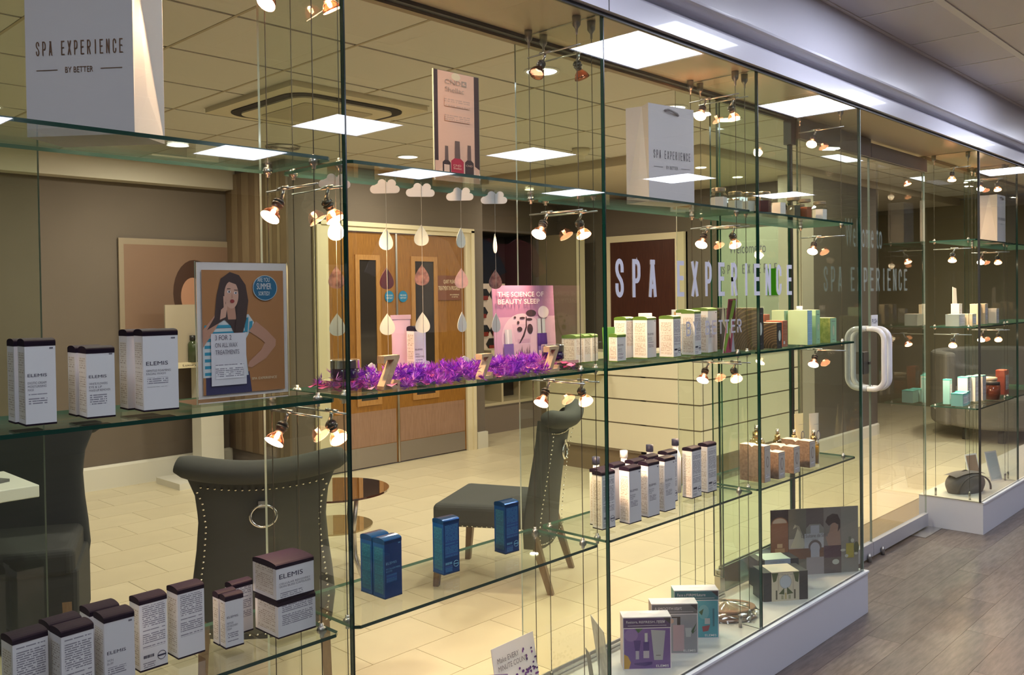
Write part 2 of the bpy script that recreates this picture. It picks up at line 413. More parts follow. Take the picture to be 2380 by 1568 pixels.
# --- fascia above the glass (runs the whole front)
prof = [(-.004, ZT), (-.030, ZT), (-.030, 2.425), (-.024, 2.437), (-.010, 2.440), (-.010, 2.447), (-.02, 2.452), (-.150, 2.430), (-.168, 2.436), (-.172, 2.45),
        (-.150, 2.52), (-.110, 2.60), (-.085, 2.64), (-.083, ZC + .02), (.0, ZC + .02)]
prof = [(-.004, ZT), (-.030, ZT), (-.030, 2.418), (-.026, 2.426), (-.014, 2.430), (-.014, 2.437), (-.03, 2.442), (-.045, 2.444), (-.078, 2.447), (-.086, 2.452), (-.088, 2.46),
        (-.088, 2.645), (-.086, ZC + .02), (.0, ZC + .02)]
fs = struct(ob('trim_fascia', MB().prism([(a, b_) for a, b_ in prof], 'x', -3, 14), FASCIA, smooth=False))
struct(ob('trim_fascia_joint', MB().box(2.134, 2.137, -.0312, -.0295, ZT, 2.42), DARKCH))
struct(ob('trim_shadow_gap', MB().box(-3, 14, -.012, -.003, ZT - .012, ZT + .001), DARKCH))
# soffit of the displays and its back channel
so = struct(ob('ceiling_soffit', MB().box(-3, 14, -.003, .36, ZT, ZT + .03), SOFFIT))
struct(ob('wall_bulkhead', MB().box(-3, 14, .352, .362, ZT + .03, ZI + .03), CREAM))
struct(ob('trim_track_dark', MB().box(-3, 4.05, .312, .335, ZT - .012, ZT + .001), DARKCH))
struct(ob('trim_track', MB().box(-3, 4.05, .336, .362, ZT - .02, ZT + .001), mat('bronze_track', (.30, .24, .16), .4, .3)))
struct(ob('trim_track_right', MB().box(XE, 13, .312, .362, ZT - .02, ZT + .001), mat('bronze_track', (.30, .24, .16), .4, .3)))
# --- interior ceiling
ic = struct(ob('ceiling_interior', MB().box(-3, 13, .36, 7.5, ZI + .02, ZI + .06), INT_RAIL))
itm = MB().box(0, .584, 0, .590, 0, .02).mesh('ceiling_tile', INT_TILE)
AC = (2.55, 3.50, 2.36, 3.32)
for i in range(-8, 15):
    for j in range(-3, 10):
        x0, y0 = 2.427 + .6 * i + .008, 1.6256 + .61 * j + .010
        if y0 < .33 or (x0 > 5.6 and y0 > 1.7): continue
        if x0 + .584 > AC[0] and x0 < AC[1] and y0 + .59 > AC[2] and y0 < AC[3]:
            mb = MB(); ax, bx_, ay, by = max(x0, AC[0]), min(x0 + .584, AC[1]), max(y0, AC[2]), min(y0 + .59, AC[3])
            for (p, q, r_, s_) in ((x0, ax, y0, y0 + .59), (bx_, x0 + .584, y0, y0 + .59), (ax, bx_, y0, ay), (ax, bx_, by, y0 + .59)):
                if q - p > .002 and s_ - r_ > .002: mb.box(p, q, r_, s_, ZI, ZI + .02)
            if mb.v: ob('ceiling_tile', mb, INT_TILE, ic)
        else: link('ceiling_tile', itm, ic, (x0, y0, ZI))
for i in range(-8, 16):
    ob('grid_rail', MB().box(2.427 + .6 * i - .007, 2.427 + .6 * i + .007, .37, 5.6 if i < 6 else 1.97, ZI - .0015, ZI + .004), INT_RAIL, ic)
# lower ceiling over reception
struct(ob('ceiling_reception', MB().box(5.93, 12.9, 1.98, 7.4, 2.585, 2.62), mat('reception_ceiling', (.60, .53, .40), .9)))
struct(ob('trim_bulkhead', MB().box(5.90, 12.9, 1.955, 1.98, 2.575, ZI + .03).box(5.90, 5.93, 1.98, 7.4, 2.575, ZI + .03), mat('bulkhead_paint', (.42, .35, .24), .8)))
struct(ob('trim_bulkhead_left', MB().box(-3, 4.0, 5.45, 5.6, 2.47, ZI + .03), mat('bulkhead_pale', (.56, .52, .43), .8)))
# --- interior walls
struct(ob('wall_back_left', MB().box(-3, 4.02, 5.602, 5.7, 0, ZI + .03), TAUPE))
struct(ob('wall_return', MB().box(3.92, 4.02, 4.745, 5.6, 0, ZI + .03), TAUPE))
struct(ob('wall_back', MB().box(3.92, 4.17, 4.64, 4.74, 0, ZI + .03).box(4.17, 6.02, 4.64, 4.74, 2.17, ZI + .03).box(6.02, 6.16, 4.64, 4.74, 0, ZI + .03), TAUPE))
struct(ob('wall_nook_side', MB().box(6.06, 6.16, 4.74, 5.2, 0, ZI + .03), TAUPE))
struct(ob('wall_nook', MB().box(6.06, 6.62, 5.2, 5.3, 0, 2.63).box(7.62, 12, 5.2, 5.3, 0, 2.63).box(6.62, 7.62, 5.2, 5.3, 2.22, 2.63).box(6.62, 7.62, 5.2, 5.3, 0, .30), TAUPE))
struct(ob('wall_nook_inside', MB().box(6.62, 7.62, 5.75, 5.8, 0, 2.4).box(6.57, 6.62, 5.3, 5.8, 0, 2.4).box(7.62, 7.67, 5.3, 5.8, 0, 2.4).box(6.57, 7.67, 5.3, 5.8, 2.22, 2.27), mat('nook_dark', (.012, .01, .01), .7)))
struct(ob('wall_reception', MB().box(7.95, 8.05, 2.065, 3.4, 0, 2.63).box(7.95, 8.05, 4.48, 5.3, 0, 2.63).box(7.95, 8.05, 3.4, 4.48, 2.16, 2.63), TAUPE))
struct(ob('wall_right', MB().box(7.84, 9.35, 1.98, 2.06, 0, 2.63), TAUPE2))
struct(ob('wall_pillar', MB().box(7.60, 7.838, 1.97, 2.20, 0, 2.63), mat('pale_wall', (.46, .42, .34), .8)))
struct(ob('wall_left', MB().box(-3.1, -3.0, .33, 5.7, 0, ZI), TAUPE2))
FARW = mat('far_wall_olive', (.24, .20, .12), .85)
struct(ob('wall_far', MB().box(12.0, 12.1, -.0, 5.3, 0, ZI), FARW))
struct(ob('wall_far_recess', MB().box(9.3, 9.4, 2.065, 5.19, 0, 2.58), FARW))
struct(ob('wall_far_side', MB().box(9.4, 12.0, 5.1, 5.19, 0, 2.58), FARW))
struct(ob('baseboard_left', MB().prism([(5.6, 0), (5.575, 0), (5.575, .17), (5.585, .19), (5.6, .19)], 'x', -3, 3.92), SKIRT))
struct(ob('baseboard_right', MB().prism([(1.98, 0), (1.962, 0), (1.962, .105), (1.972, .118), (1.98, .118)], 'x', 7.84, 9.35), SKIRT))
struct(ob('baseboard_door', MB().box(6.02, 6.16, 4.60, 4.64, 0, .16), SKIRT))
# corridor opposite side (seen only as reflection)
struct(ob('wall_opposite', MB().box(-6, 16, -7.6, -7.5, 0, ZC + .1), mat('opposite_wall', (.10, .085, .075), .8)))
struct(ob('wall_corridor_end', MB().box(14, 14.1, -7.5, .0, 0, ZC + .1), mat('opposite_wall', (.10, .085, .075), .8)))
struct(ob('wall_corridor_start', MB().box(-5.1, -5, -7.5, .33, 0, ZC + .1), mat('opposite_wall', (.10, .085, .075), .8)))

# ================================================================== SHOPFRONT GLASS
def pane(name, label, box, mt, edge=GEDGE, group=None):
    o = ob(name, MB().box(*box, m=0, edge=1), [mt, edge])
    if name.startswith('window'): return tag(o, label, kind='structure')
    return tag(o, label, 'glass pane', group)
fr = FIN + []
nm = ['leftmost front glass pane of the display with a white bag behind it', 'front glass pane with the nail polish poster behind it', 'front glass pane carrying the large white shop lettering', 'narrow looking front glass pane ending at the entrance corner']
for k in range(4):
    pane('window_%d' % (k + 1), nm[k], (FIN[k] + .002, FIN[k + 1] - .002, -.005, .005, ZP, ZT - .004), GF)
pane('window_5', 'front glass pane of the far display right of the entrance', (XE + .002, XF - .002, -.005, .005, ZP, ZT - .004), GF)
pane('window_6', 'front glass pane at the right edge of the picture', (XF + .002, XG - .002, -.005, .005, ZP, ZT - .004), GF)
ks = [1.185, 2.1385, 3.095]
fnm = ['first glass divider from the left, between bag and nail poster', 'second glass divider, left of the white lettering', 'third glass divider, behind the end of the lettering']
for x, n_ in zip(ks, fnm):
    tag(ob('glass_divider', MB().add([(x - .003, .006, ZP), (x + .003, .006, ZP), (x + .003, .365, ZP), (x - .003, .365, ZP), (x - .003, .006, ZT - .002), (x + .003, .006, ZT - .002), (x + .003, .365, ZT - .002), (x - .003, .365, ZT - .002)],
        [(0, 3, 2, 1), (4, 5, 6, 7), (0, 1, 5, 4), (2, 3, 7, 6), (0, 4, 7, 3), (1, 2, 6, 5)], [1, 1, 1, 2, 0, 0]), [GFIN, GEDGE, GEDGE_B]), n_, 'glass pane', 'vertical glass dividers of the display')
pane('glass_divider', 'glass side pane of the left display facing the entrance', (4.053, 4.063, .006, .33, ZP, ZT - .002), GFIN)
pane('glass_divider', 'glass side pane of the far display facing the entrance', (XE - .005, XE + .005, .006, .33, ZP, ZT - .002), GFIN)
pane('glass_divider', 'glass divider inside the far display', (XF - .005, XF + .005, .006, .33, ZP, ZT - .002), GFIN)
for k, (x, n_) in enumerate([(1.185, 'first'), (2.1385, 'second'), (3.095, 'third')]):
    tag(ob('glass_joint', MB().box(x - .0019, x + .0019, -.0056, .0056, ZP, ZT - .004), [GJOINT]), 'dark vertical joint between front panes at the %s divider' % n_, 'glass joint')
tag(ob('glass_joint', MB().box(XE - .006, XE + .001, -.0062, .0058, ZP, ZT - .004), [DARKCH]), 'black vertical corner joint of the far display', 'glass joint')
tag(ob('glass_joint', MB().box(4.0575, 4.0635, -.006, .0058, ZP, ZT - .004), [GEDGE_L]), 'thin vertical corner joint of the left display at the entrance', 'glass joint')
# back panes
pane('back_pane', 'back glass pane of the display at the left edge', (-.9, .65, .333, .343, ZP, ZT - .02), GPALE, GEDGE_L, 'back glass panes')
t = thing('back_door', 'tall green glass back door of the last bay before the entrance', 'glass door', (3.37, .338, 0), 0)
ob('pane', MB().box(.003, .67, -.005, .005, ZP + .11, ZT - .02, 0, 1), [GGREEN, GEDGE], t)
ob('bottom_rail', MB().box(.003, .68, -.012, .012, ZP + .003, ZP + .11), mat('mirror_rail', (.35, .42, .40), .12, .9), t)
ob('patch_fitting', MB().box(-.028, .012, -.014, .014, ZP + .003, ZP + .10), STEEL, t)
pane('back_pane', 'dark edged glass strip standing in for the reflected edge of the green back door', (3.325, 3.336, .30, .345, ZP + .08, ZT - .02), GFIN, GEDGE)  # reflection of the back door edge, built as a thin strip
t = thing('door_post', 'dark slim door jamb with a square box at its head by the entrance', 'door post', (4.052, .335, 0))
ob('post', MB().box(-.008, .008, -.008, .012, .0, 2.25), DARKCH, t); ob('head_box', MB().box(-.028, .02, -.02, .02, 2.215, 2.345), mat('dark_grey_metal', (.10, .10, .105), .4, .5), t)
# plinth of the left display
PLW = mat('plinth_white', (.60, .61, .66), .35, coat=.1); PLT = mat('plinth_top', (.56, .60, .60), .35)
t = thing('display_plinth', 'long low white plinth under the left glass display', 'plinth', (0, 0, 0))
bevel(ob('base', MB().box(-1.2, 4.085, -.0165, .352, 0, ZP - .004), PLW, t), .0015)
ob('top_board', MB().box(-1.2, 4.088, -.0195, .352, ZP - .004, ZP), [PLT], t)
ob('front_lip', MB().box(-1.2, 4.088, -.0215, -.008, ZP - .008, ZP + .0001), mat('lip_white', (.80, .82, .86), .3), t)
tag(ob('sliding_track', MB().box(-1.2, 3.33, .292, .332, ZP, ZP + .012).box(-1.2, 3.33, .296, .302, ZP + .012, ZP + .022).box(-1.2, 3.33, .318, .324, ZP + .012, ZP + .022), ALU), 'silver sliding track along the rear edge of the left plinth', 'track')
t = thing('display_plinth', 'low white plinth under the far display, with a grey washbag on it', 'plinth', (0, 0, 0))
bevel(ob('base', MB().box(XE - .002, 13, -.0165, .36, 0, ZP - .004), PLW, t), .0015)
ob('top_board', MB().box(XE - .004, 13, -.0195, .36, ZP - .004, ZP), [mat('plinth_top_cream', (.72, .69, .62), .35)], t)
ob('front_lip', MB().box(XE - .004, 13, -.0215, -.008, ZP - .008, ZP + .0001), mat('lip_white', (.80, .82, .86), .3), t)
# ---------------- shelves
ZS = [1.813, 1.267, .733]
SN = ['top', 'middle', 'bottom']
def shelf(x0, x1, z, label, y0=.015, y1=.30):
    v = MB(); c = .012
    poly = [(x0 + c, y0), (x1 - c, y0), (x1, y0 + c), (x1, y1 - c), (x1 - c, y1), (x0 + c, y1), (x0, y1 - c), (x0, y0 + c)]
    v.prism(poly, 'z', z - .008, z); v.m = [0, 0, 1, 1, 2, 2, 2, 2, 2, 1]
    tag(ob('glass_shelf', v, [GSHELF, GEDGE, GEDGE_R]), label, 'glass shelf', 'glass shelves of the display')
bays = [(.252, 1.163), (1.207, 2.116), (2.160, 3.073), (3.117, 4.035)]
bn = ['leftmost bay', 'second bay', 'third bay with the lettering', 'fourth bay beside the entrance']
for k, (a, b_) in enumerate(bays):
    for z, s_ in zip(ZS, SN): shelf(a, b_, z, '%s glass shelf in the %s' % (s_, bn[k]))
for z, s_ in zip([1.813, 1.272, .768], SN):
    shelf(XE + .025, XF - .02, z, '%s glass shelf in the far display right of the entrance' % s_)
    shelf(XF + .02, XG - .02, z, '%s glass shelf in the far display at the right picture edge' % s_)
# ---------------- cables, fittings, lamps
NICKEL = mat('nickel', (.42, .41, .40), .3, 1)
cab_me = MB().tube([(0, 0, ZP + .05), (0, 0, ZT - .05)], .0013, 5).mesh('cable', mat('cable_steel', (.10, .09, .07), .5, .7))
fit_me = MB().lathe([(.0001, 0), (.004, 0), (.004, .016), (.0055, .018), (.0125, .028), (.0135, .055), (.0001, .055)], 12).mesh('top_fitting', NICKEL, True)
bot_me = MB().lathe([(.0001, 0), (.0065, 0), (.0065, .045), (.003, .052), (.0001, .052)], 12).mesh('bottom_fitting', NICKEL, True)
clampm = MB().lathe([(.0001, -.006), (.010, -.006), (.010, .006), (.0001, .006)], 12, mat4=Matrix.Rotation(PI / 2, 4, 'X')).lathe([(.005, -.016), (.005, .016)], 8).mesh('shelf_clamp', NICKEL, True)
divn = ['first divider', 'second divider', 'third divider', 'entrance corner pane', 'far display side pane', 'far display divider']
def cables(x, d, zs, sides=(-1, 1)):
    for s_ in sides:
        for yy, yn in ((.07, 'front'), (.27, 'rear')):
            t = thing('suspension_cable', 'thin steel cable with clamps, %s one %s of the %s' % (yn, 'left' if s_ < 0 else 'right', divn[d]), 'cable', (x + s_ * .036, yy, 0), 0, 'steel cables holding the shelves')
            link('cable', cab_me, t); link('top_fitting', fit_me, t, (0, 0, ZT - .056)); link('bottom_fitting', bot_me, t, (0, 0, ZP))
            for z in zs: link('shelf_clamp', clampm, t, (0, 0, z - .005))
for d, x in enumerate([1.185, 2.1385, 3.095]): cables(x, d, ZS)
cables(4.058, 3, ZS, (-1,)); cables(XE, 4, (1.813, 1.272, .768), (1,)); cables(XF, 5, (1.813, 1.272, .768))
rod_me = MB().tube([(0, -.11, 0), (0, .11, 0)], .0027, 8).mesh('rod', STEEL, True)
clip_me = MB().tube([(0, -.022, .003), (0, .022, .003)], .0048, 8).tube([(0, 0, 0), (0, .004, -.014), (0, .012, -.026)], .0045, 8).mesh('bracket', STEEL, True)
rot_l = Matrix.Rotation(math.radians(180), 4, 'X')
def down(prof): return [(r_, -z) for r_, z in prof]
sock_me = MB().lathe([(.0001, 0), (.008, 0), (.012, -.004), (.0145, -.008), (.0145, -.011), (.0115, -.012), (.0115, -.015), (.0145, -.016), (.0145, -.019), (.0115, -.020), (.0115, -.026), (.009, -.03), (.0001, -.03)], 16).mesh('socket', mat('lamp_socket', (.10, .09, .085), .35, .6), True)
refl_me = MB().lathe([(.009, -.028), (.012, -.034), (.019, -.042), (.0235, -.052), (.0245, -.058)], 20)
refl_me.m = [0] * len(refl_me.f)
refl_me = MB()
pr = [(.009, -.028), (.0115, -.034), (.018, -.041), (.0225, -.050), (.0245, -.058), (.0235, -.058), (.0215, -.050), (.017, -.042), (.010, -.036)]
refl_me.lathe(pr, 20); refl_me.f = refl_me.f[:-2]; refl_me.m = refl_me.m[:-2]
REFL = glass('lamp_reflector', (.95, .62, .50), 5.0, .12)
refl_me = refl_me.mesh('reflector', REFL, True)
lens_me = MB().lathe([(.0001, -.0585), (.0235, -.0572), (.0235, -.0560), (.0001, -.0560)], 20).mesh('lens', emis('lamp_lens', (1, .76, .50), 40, False), True)
capsule_me = MB().lathe([(.0001, -.03), (.005, -.033), (.006, -.042), (.004, -.049), (.0001, -.050)], 12).mesh('bulb', emis('lamp_capsule', (1, .80, .55), 60, False), True)
off_lens = MB().lathe([(.0001, -.0585), (.0235, -.0572), (.0235, -.0560), (.0001, -.0560)], 20).mesh('lens', glass('lens_off', (.9, .9, .9), 3, .1), True)
PL_DATA = bpy.data.lights.new('halogen', 'SPOT'); PL_DATA.energy = SPOT_W * 10; PL_DATA.color = (1, .64, .38); PL_DATA.shadow_soft_size = .02; PL_DATA.spot_size = math.radians(125); PL_DATA.spot_blend = .7
levels = [(2.262, 'just under the ceiling'), (1.757, 'below the top shelf'), (1.222, 'below the middle shelf')]
def lamp(x, y, z, label, tiltx=35, tiltz=0, on=True, light=True):
    t = thing('spot_lamp', label, 'lamp', (x, y, z), 0, 'halogen spot lamps on rods')
    link('rod', rod_me, t, (0, .165 - y, 0)); link('bracket', clip_me, t)
    a = (math.radians(tiltx), 0, math.radians(tiltz))
    base = Vector((0, .012, -.024))
    so_ = link('socket', sock_me, t, base, a); link('reflector', refl_me, t, base, a)
    link('lens', lens_me if on else off_lens, t, base, a)
    if on: link('bulb', capsule_me, t, base, a)
    if light and on:
        m4 = Matrix.Rotation(math.radians(tiltz), 4, 'Z') @ Matrix.Rotation(math.radians(tiltx), 4, 'X')
        p = base + (m4 @ Vector((0, 0, -.064)))
        l = bpy.data.objects.new('halogen_light', PL_DATA); C.objects.link(l); l.parent = t; l.location = p; l.rotation_euler = a
for d, x in enumerate([1.185, 2.1385, 3.095]):
    for z, zn in levels:
        # left-of-divider lamp aims left (into its bay), right one aims right
        on = not (d == 1 and z > 2.2); st_ = 'lit' if on else 'unlit'
        lamp(x - .036, .20, z, '%s halogen spot lamp left of the %s, %s' % (st_, divn[d], zn), 38, 100, on)
        lamp(x + .036, .12, z, '%s halogen spot lamp right of the %s, %s' % (st_, divn[d], zn), 34, -85, on)
for z, zn in levels:
    lamp(4.022, .19, z, 'lit halogen spot lamp left of the %s, %s' % (divn[3], zn), 38, 100)
    lamp(XE + .036, .15, z, 'lit halogen lamp right of the %s, %s' % (divn[4], zn), 30, -70)
    lamp(XF - .036, .20, z, 'lit halogen spot lamp left of the %s, %s' % (divn[5], zn), 38, 100)
    lamp(XF + .036, .12, z, 'lit halogen spot lamp right of the %s, %s' % (divn[5], zn), 34, -85)

# ---------------- entrance doors
t = thing('door_1', 'left frameless glass leaf of the entrance door', 'door', (0, 0, 0)); t['kind'] = 'structure'; del t['category']
ob('pane', MB().box(4.075, 4.945, .306, .316, .085, 2.245, 0, 1), [GF, GEDGE_L], t)
DR = mat('door_rail', (.50, .50, .54), .35, .35)
ob('bottom_rail', MB().box(4.075, 4.945, .296, .326, .012, .09), DR, t); ob('top_rail', MB().box(4.075, 4.94, .292, .33, 2.245, 2.345), mat('door_header', (.30, .29, .31), .4, .3), t)
ob('lock', MB().box(4.80, 4.87, .285, .30, 1.045, 1.165).box(4.86, 4.885, .28, .29, 1.095, 1.11), BLACK, t)
dleft = t
t = thing('door_2', 'right frameless glass leaf of the entrance door', 'door', (0, 0, 0)); t['kind'] = 'structure'; del t['category']
ob('pane', MB().box(4.952, 5.825, .306, .316, .085, 2.245, 0, 1), [GF, GEDGE_L], t)
ob('bottom_rail', MB().box(4.952, 5.825, .296, .326, .012, .09), DR, t); ob('top_rail', MB().box(4.95, 5.83, .292, .33, 2.245, 2.325), mat('door_header', (.30, .29, .31), .4, .3), t)
HW = mat('handle_white', (.80, .80, .84), .15, coat=.8)
def dpath(x, y0, y1, z0, z1, r=.06):
    p = [(x, y0, z0)]
    s_ = 1 if y1 > y0 else -1
    for k in range(7): a = PI / 2 * k / 6; p.append((x, y1 - s_ * r + s_ * r * math.sin(a), z0 + r - r * math.cos(a)))
    for k in range(7): a = PI / 2 * k / 6; p.append((x, y1 - s_ * r + s_ * r * math.cos(a), z1 - r + r * math.sin(a)))
    p.append((x, y0, z1)); return p
for (x, y0, y1, n_) in ((4.985, .306, .215, 'outer pull handle on the right glass leaf'), (4.985, .316, .42, 'inner pull handle behind the right glass leaf'), (4.905, .306, .215, 'outer pull handle on the left glass leaf'), (4.905, .316, .42, 'inner pull handle behind the left glass leaf')):
    tag(ob('pull_handle', MB().tube(dpath(x, y0, y1, .955, 1.29), .0145, 12), HW, t if x > 4.95 else dleft, smooth=True))
t = thing('push_sign', 'small white push label above the door handle', 'sign', (5.0, .303, 1.33))
ob('plate', MB().box(-.045, .045, -.001, .001, -.035, .035), WHITE, t); text('PUSH', .075, .026, INK, t, -.0375, -.0014, -.013, bold=.01)
tag(ob('threshold_plate', MB().box(5.55, 5.84, .22, .33, 0, .004), STEEL), 'steel floor plate at the foot of the entrance door', 'plate')
tag(ob('door_bolt', MB().lathe([(.0001, 0), (.012, 0), (.012, .03), (.006, .045), (.0001, .045)], 12, o=(5.05, .285, .0)), NICKEL, smooth=True), 'small bolt at the foot of the right glass leaf', 'bolt')
tag(ob('door_bolt', MB().lathe([(.0001, 0), (.012, 0), (.012, .03), (.006, .045), (.0001, .045)], 12, o=(4.86, .285, .0)), NICKEL, smooth=True), 'small bolt at the foot of the left glass leaf', 'bolt')

# ================================================================== ROOM BEHIND
# double doors
OAK = wood('oak_veneer', (.16, .06, .006), (.42, .19, .032), (34, 34, .8), .4)
OAK2 = wood('oak_trim', (.36, .17, .045), (.50, .26, .08), (12, 12, 1.5), .4)
DOORGLASS = mat('door_vision_glass', (.035, .03, .028), .1)
KICK = mat('kick_plate', (.33, .29, .26), .35, .5)
PUSHP = wood('pink_kickboard', (.25, .14, .09), (.38, .23, .16), (30, 30, .9), .4)
def fire_door(n, x0, x1, wx0, wx1, wz0, wz1):
    t = thing('door_%d' % n, 'oak door leaf', 'door'); del t['category']; t['kind'] = 'structure'
    t.location = (0, 4.64, 0)
    ob('leaf', MB().box(x0 + .002, x1 - .002, .0, .044, .01, 2.085), OAK, t)
    mb = MB(); b_ = .045
    mb.box(wx0 - b_, wx1 + b_, -.012, .0, wz1, wz1 + b_).box(wx0 - b_, wx1 + b_, -.012, .0, wz0 - b_, wz0).box(wx0 - b_, wx0, -.012, .0, wz0, wz1).box(wx1, wx1 + b_, -.012, .0, wz0, wz1)
    ob('vision_frame', mb, OAK2, t); ob('vision_panel', MB().box(wx0, wx1, -.004, .002, wz0, wz1), DOORGLASS, t)
    ob('kick_plate', MB().box(x0 + .02, x1 - .02, -.003, .0, .012, .19), KICK, t)
    ob('kick_board', MB().box(x0 + .02, x1 - .02, -.002, .0, .195, .50), PUSHP, t)
    return t
d3 = fire_door(3, 4.31, 5.05, 4.64, 4.82, .60, 1.84)
d4 = fire_door(4, 5.055, 5.90, 5.27, 5.50, .60, 1.84)
struct(ob('trim_meeting_strip', MB().box(5.043, 5.062, 4.628, 4.64, .01, 2.085), STEEL))
struct(ob('trim_door_frame', MB().box(4.17, 4.31, 4.615, 4.64, 0, 2.17).box(5.90, 6.02, 4.615, 4.64, 0, 2.17).box(4.31, 5.90, 4.615, 4.64, 2.09, 2.17).box(4.19, 4.23, 4.60, 4.615, 0, 2.15).box(5.97, 6.01, 4.60, 4.615, 0, 2.15).box(4.19, 6.01, 4.60, 4.615, 2.13, 2.165), CREAM))
BLUE = mat('sign_blue', (.0, .18, .38), .4); BROWN = mat('sign_brown', (.20, .07, .035), .5); LTX = mat('sign_text', (.85, .72, .5), .5)
for x, n_ in ((4.968, 'left'), (5.127, 'right')):
    t = thing('door_sign', 'small round blue fire door sticker on the %s oak door leaf' % n_, 'sign', (x, 4.636, 1.515), 0)
    ob('disc', MB().lathe([(.0001, 0), (.052, 0), (.052, .003), (.0001, .003)], 24, mat4=Matrix.Rotation(PI / 2, 4, 'X')), BLUE, t)
    text('FIRE DOOR', .07, .014, WHITE, t, -.035, -.0045, .004); text('KEEP SHUT', .07, .014, WHITE, t, -.035, -.0045, -.02)
t = thing('wall_sign', 'square brown sign asking for quiet on the oak door', 'sign', (5.535, 4.634, 1.475), 0)
ob('plate', MB().box(0, .31, -.004, 0, 0, .235), BROWN, t)
text('QUIET PLEASE', .165, .040, LTX, t, .085, -.0048, .155, spacing=1.0); text('TREATMENT IN PROGRESS', .275, .040, LTX, t, .018, -.0048, .095)
text('SPA EXPERIENCE', .12, .013, LTX, t, .165, -.0048, .045); text('BY BETTER', .08, .010, LTX, t, .19, -.0048, .025)
# left alcove: timber strips, column display, low box
for i, (x, wd) in enumerate([(3.925, .0), ]): pass
STRIP = [wood('panel_brown_a', (.11, .07, .038), (.18, .12, .065), (20, 20, .7), .5), wood('panel_brown_b', (.17, .12, .068), (.25, .18, .105), (20, 20, .7), .5)]
wp = thing('wall_panelling', 'narrow brown timber boards on the wall left of the oak doors', 'panelling', (0, 0, 0))
yy = 5.58
k = 0
while yy > 4.66:
    wd = R.choice([.07, .1, .05, .12]); ob('board', MB().box(3.90, 3.918, yy - wd + .004, yy, 0.19, 2.6), STRIP[k % 2], wp); yy -= wd; k += 1
t = thing('display_column', 'pale square display column on a low base behind the middle chair', 'column', (3.58, 5.36, 0))
ob('column_shaft', MB().box(-.10, .10, -.08, .08, .05, 1.0), SKIRT, t); ob('column_base', MB().box(-.40, .14, -.30, .12, 0, .05), SKIRT, t)
POST_BG = flat('wall_poster_bg', (.23, .14, .095)); SKIN = flat('skin', (.52, .27, .17)); HAIR = flat('hair', (.06, .025, .015)); 
t = thing('wall_poster', 'large brown framed picture on the left back wall, behind the poster stand', 'picture', (2.95, 5.59, 1.02))
ob('frame', MB().box(0, 1.05, -.02, .0, 0, 1.0), mat('pale_frame', (.30, .24, .17), .5), t)
art('print', t, .97, .90, [(POST_BG, RECT), (HAIR, el(.62, .55, .20, .32)), (SKIN, el(.60, .52, .11, .18)), (flat('grey_top', (.30, .28, .24)), [(.35, 0), (.9, 0), (.85, .28), (.66, .36), (.5, .33)])], (.04, -.021, .05))
t = thing('wall_shelf', 'pale wall shelf with an upright board, by the left back wall', 'shelf', (3.2, 5.60, .95))
ob('shelf_board', MB().box(-.10, .46, -.34, 0, 0, .045), CREAM, t); ob('upright_board', MB().box(0.0, .26, -.30, -.28, .045, .52), mat('pale_board', (.42, .36, .27), .6), t)
text('Luxury', .12, .022, BLACK, t, .12, -.342, .010)
def bottle(name, label, loc, r, h, body, cap, group=None, neck=.35, caph=.18, cat='bottle'):
    t = thing(name, label, cat, loc, 0, group)
    ob('body', MB().lathe([(.0001, 0), (r, 0), (r, h * .66), (r * .8, h * .74), (r * neck, h * .80), (r * neck, h * (1 - caph)), (.0001, h * (1 - caph))], 18), body, t, smooth=True)
    ob('cap', MB().lathe([(r * neck * 1.25, h * (1 - caph)), (r * neck * 1.25, h), (.0001, h)], 14), cap, t, smooth=True)
    return t
bottle('bottle', 'dark green bottle on the wall shelf behind the poster stand', (3.42, 5.28, .995), .04, .22, mat('bottle_green', (.05, .07, .03), .15), BLACK, neck=.5)
# nook furniture: shelving with cubbies, nail colour rack
t = thing('nook_desk', 'cream desk unit with open cubby holes in the dark nook beside the doors', 'desk', (0, 0, 0))
ob('worktop', MB().box(6.62, 7.62, 5.0, 5.62, .87, .93), CREAM, t)
mb = MB()
for (a, b_, c_, d_) in ((6.62, 7.62, .28, .33), (6.62, 7.62, .60, .63), (6.62, 6.66, .33, .87), (6.98, 7.01, .33, .87), (7.58, 7.62, .33, .87)): mb.box(a, b_, 5.21, 5.6, c_, d_)
ob('shelf_frame', mb, CREAM, t); ob('back_panel', MB().box(6.62, 7.62, 5.6, 5.62, .28, .87), mat('unit_dark', (.06, .05, .04), .6), t); ob('kickboard', MB().box(6.62, 7.62, 5.19, 5.3, 0.0, .28), mat('kickboard_grey', (.25, .20, .165), .6), t)
t = thing('nail_rack', 'white nail colour rack with dark hexagon windows on the nook desk', 'rack', (6.93, 5.30, .93), 0)
ob('backboard', MB().box(-.22, .22, 0, .02, 0, .72), mat('rack_card', (.75, .62, .55), .5), t)
hx = lambda cx, cz, r_: [(cx + r_ * math.cos(PI / 3 * k), cz + r_ * math.sin(PI / 3 * k) * .75) for k in range(6)]
RED = mat('rack_red', (.25, .03, .02), .4)
for cx_, cz in ((-.13, .60), (.06, .60), (-.16, .40), (-.13, .20), (.06, .20), (.0, .05)):
    o = ob('window', MB().prism(hx(cx_, cz, .095), 'y', -.012, 0), BLACK, t); ob('bottle_row', MB().box(cx_ - .06, cx_ + .06, -.02, -.012, cz - .06, cz - .015), RED, o)
t = thing('partition', 'narrow dark glass edged partition between nook and reception', 'partition', (0, 0, 0)); ob('panel', MB().box(7.62, 7.68, 4.62, 5.2, 0, 2.2), mat('partition_taupe', (.26, .2, .13), .6), t)
ob('edge_post', MB().box(7.60, 7.70, 4.58, 4.62, 0, 2.2), CREAM, t)
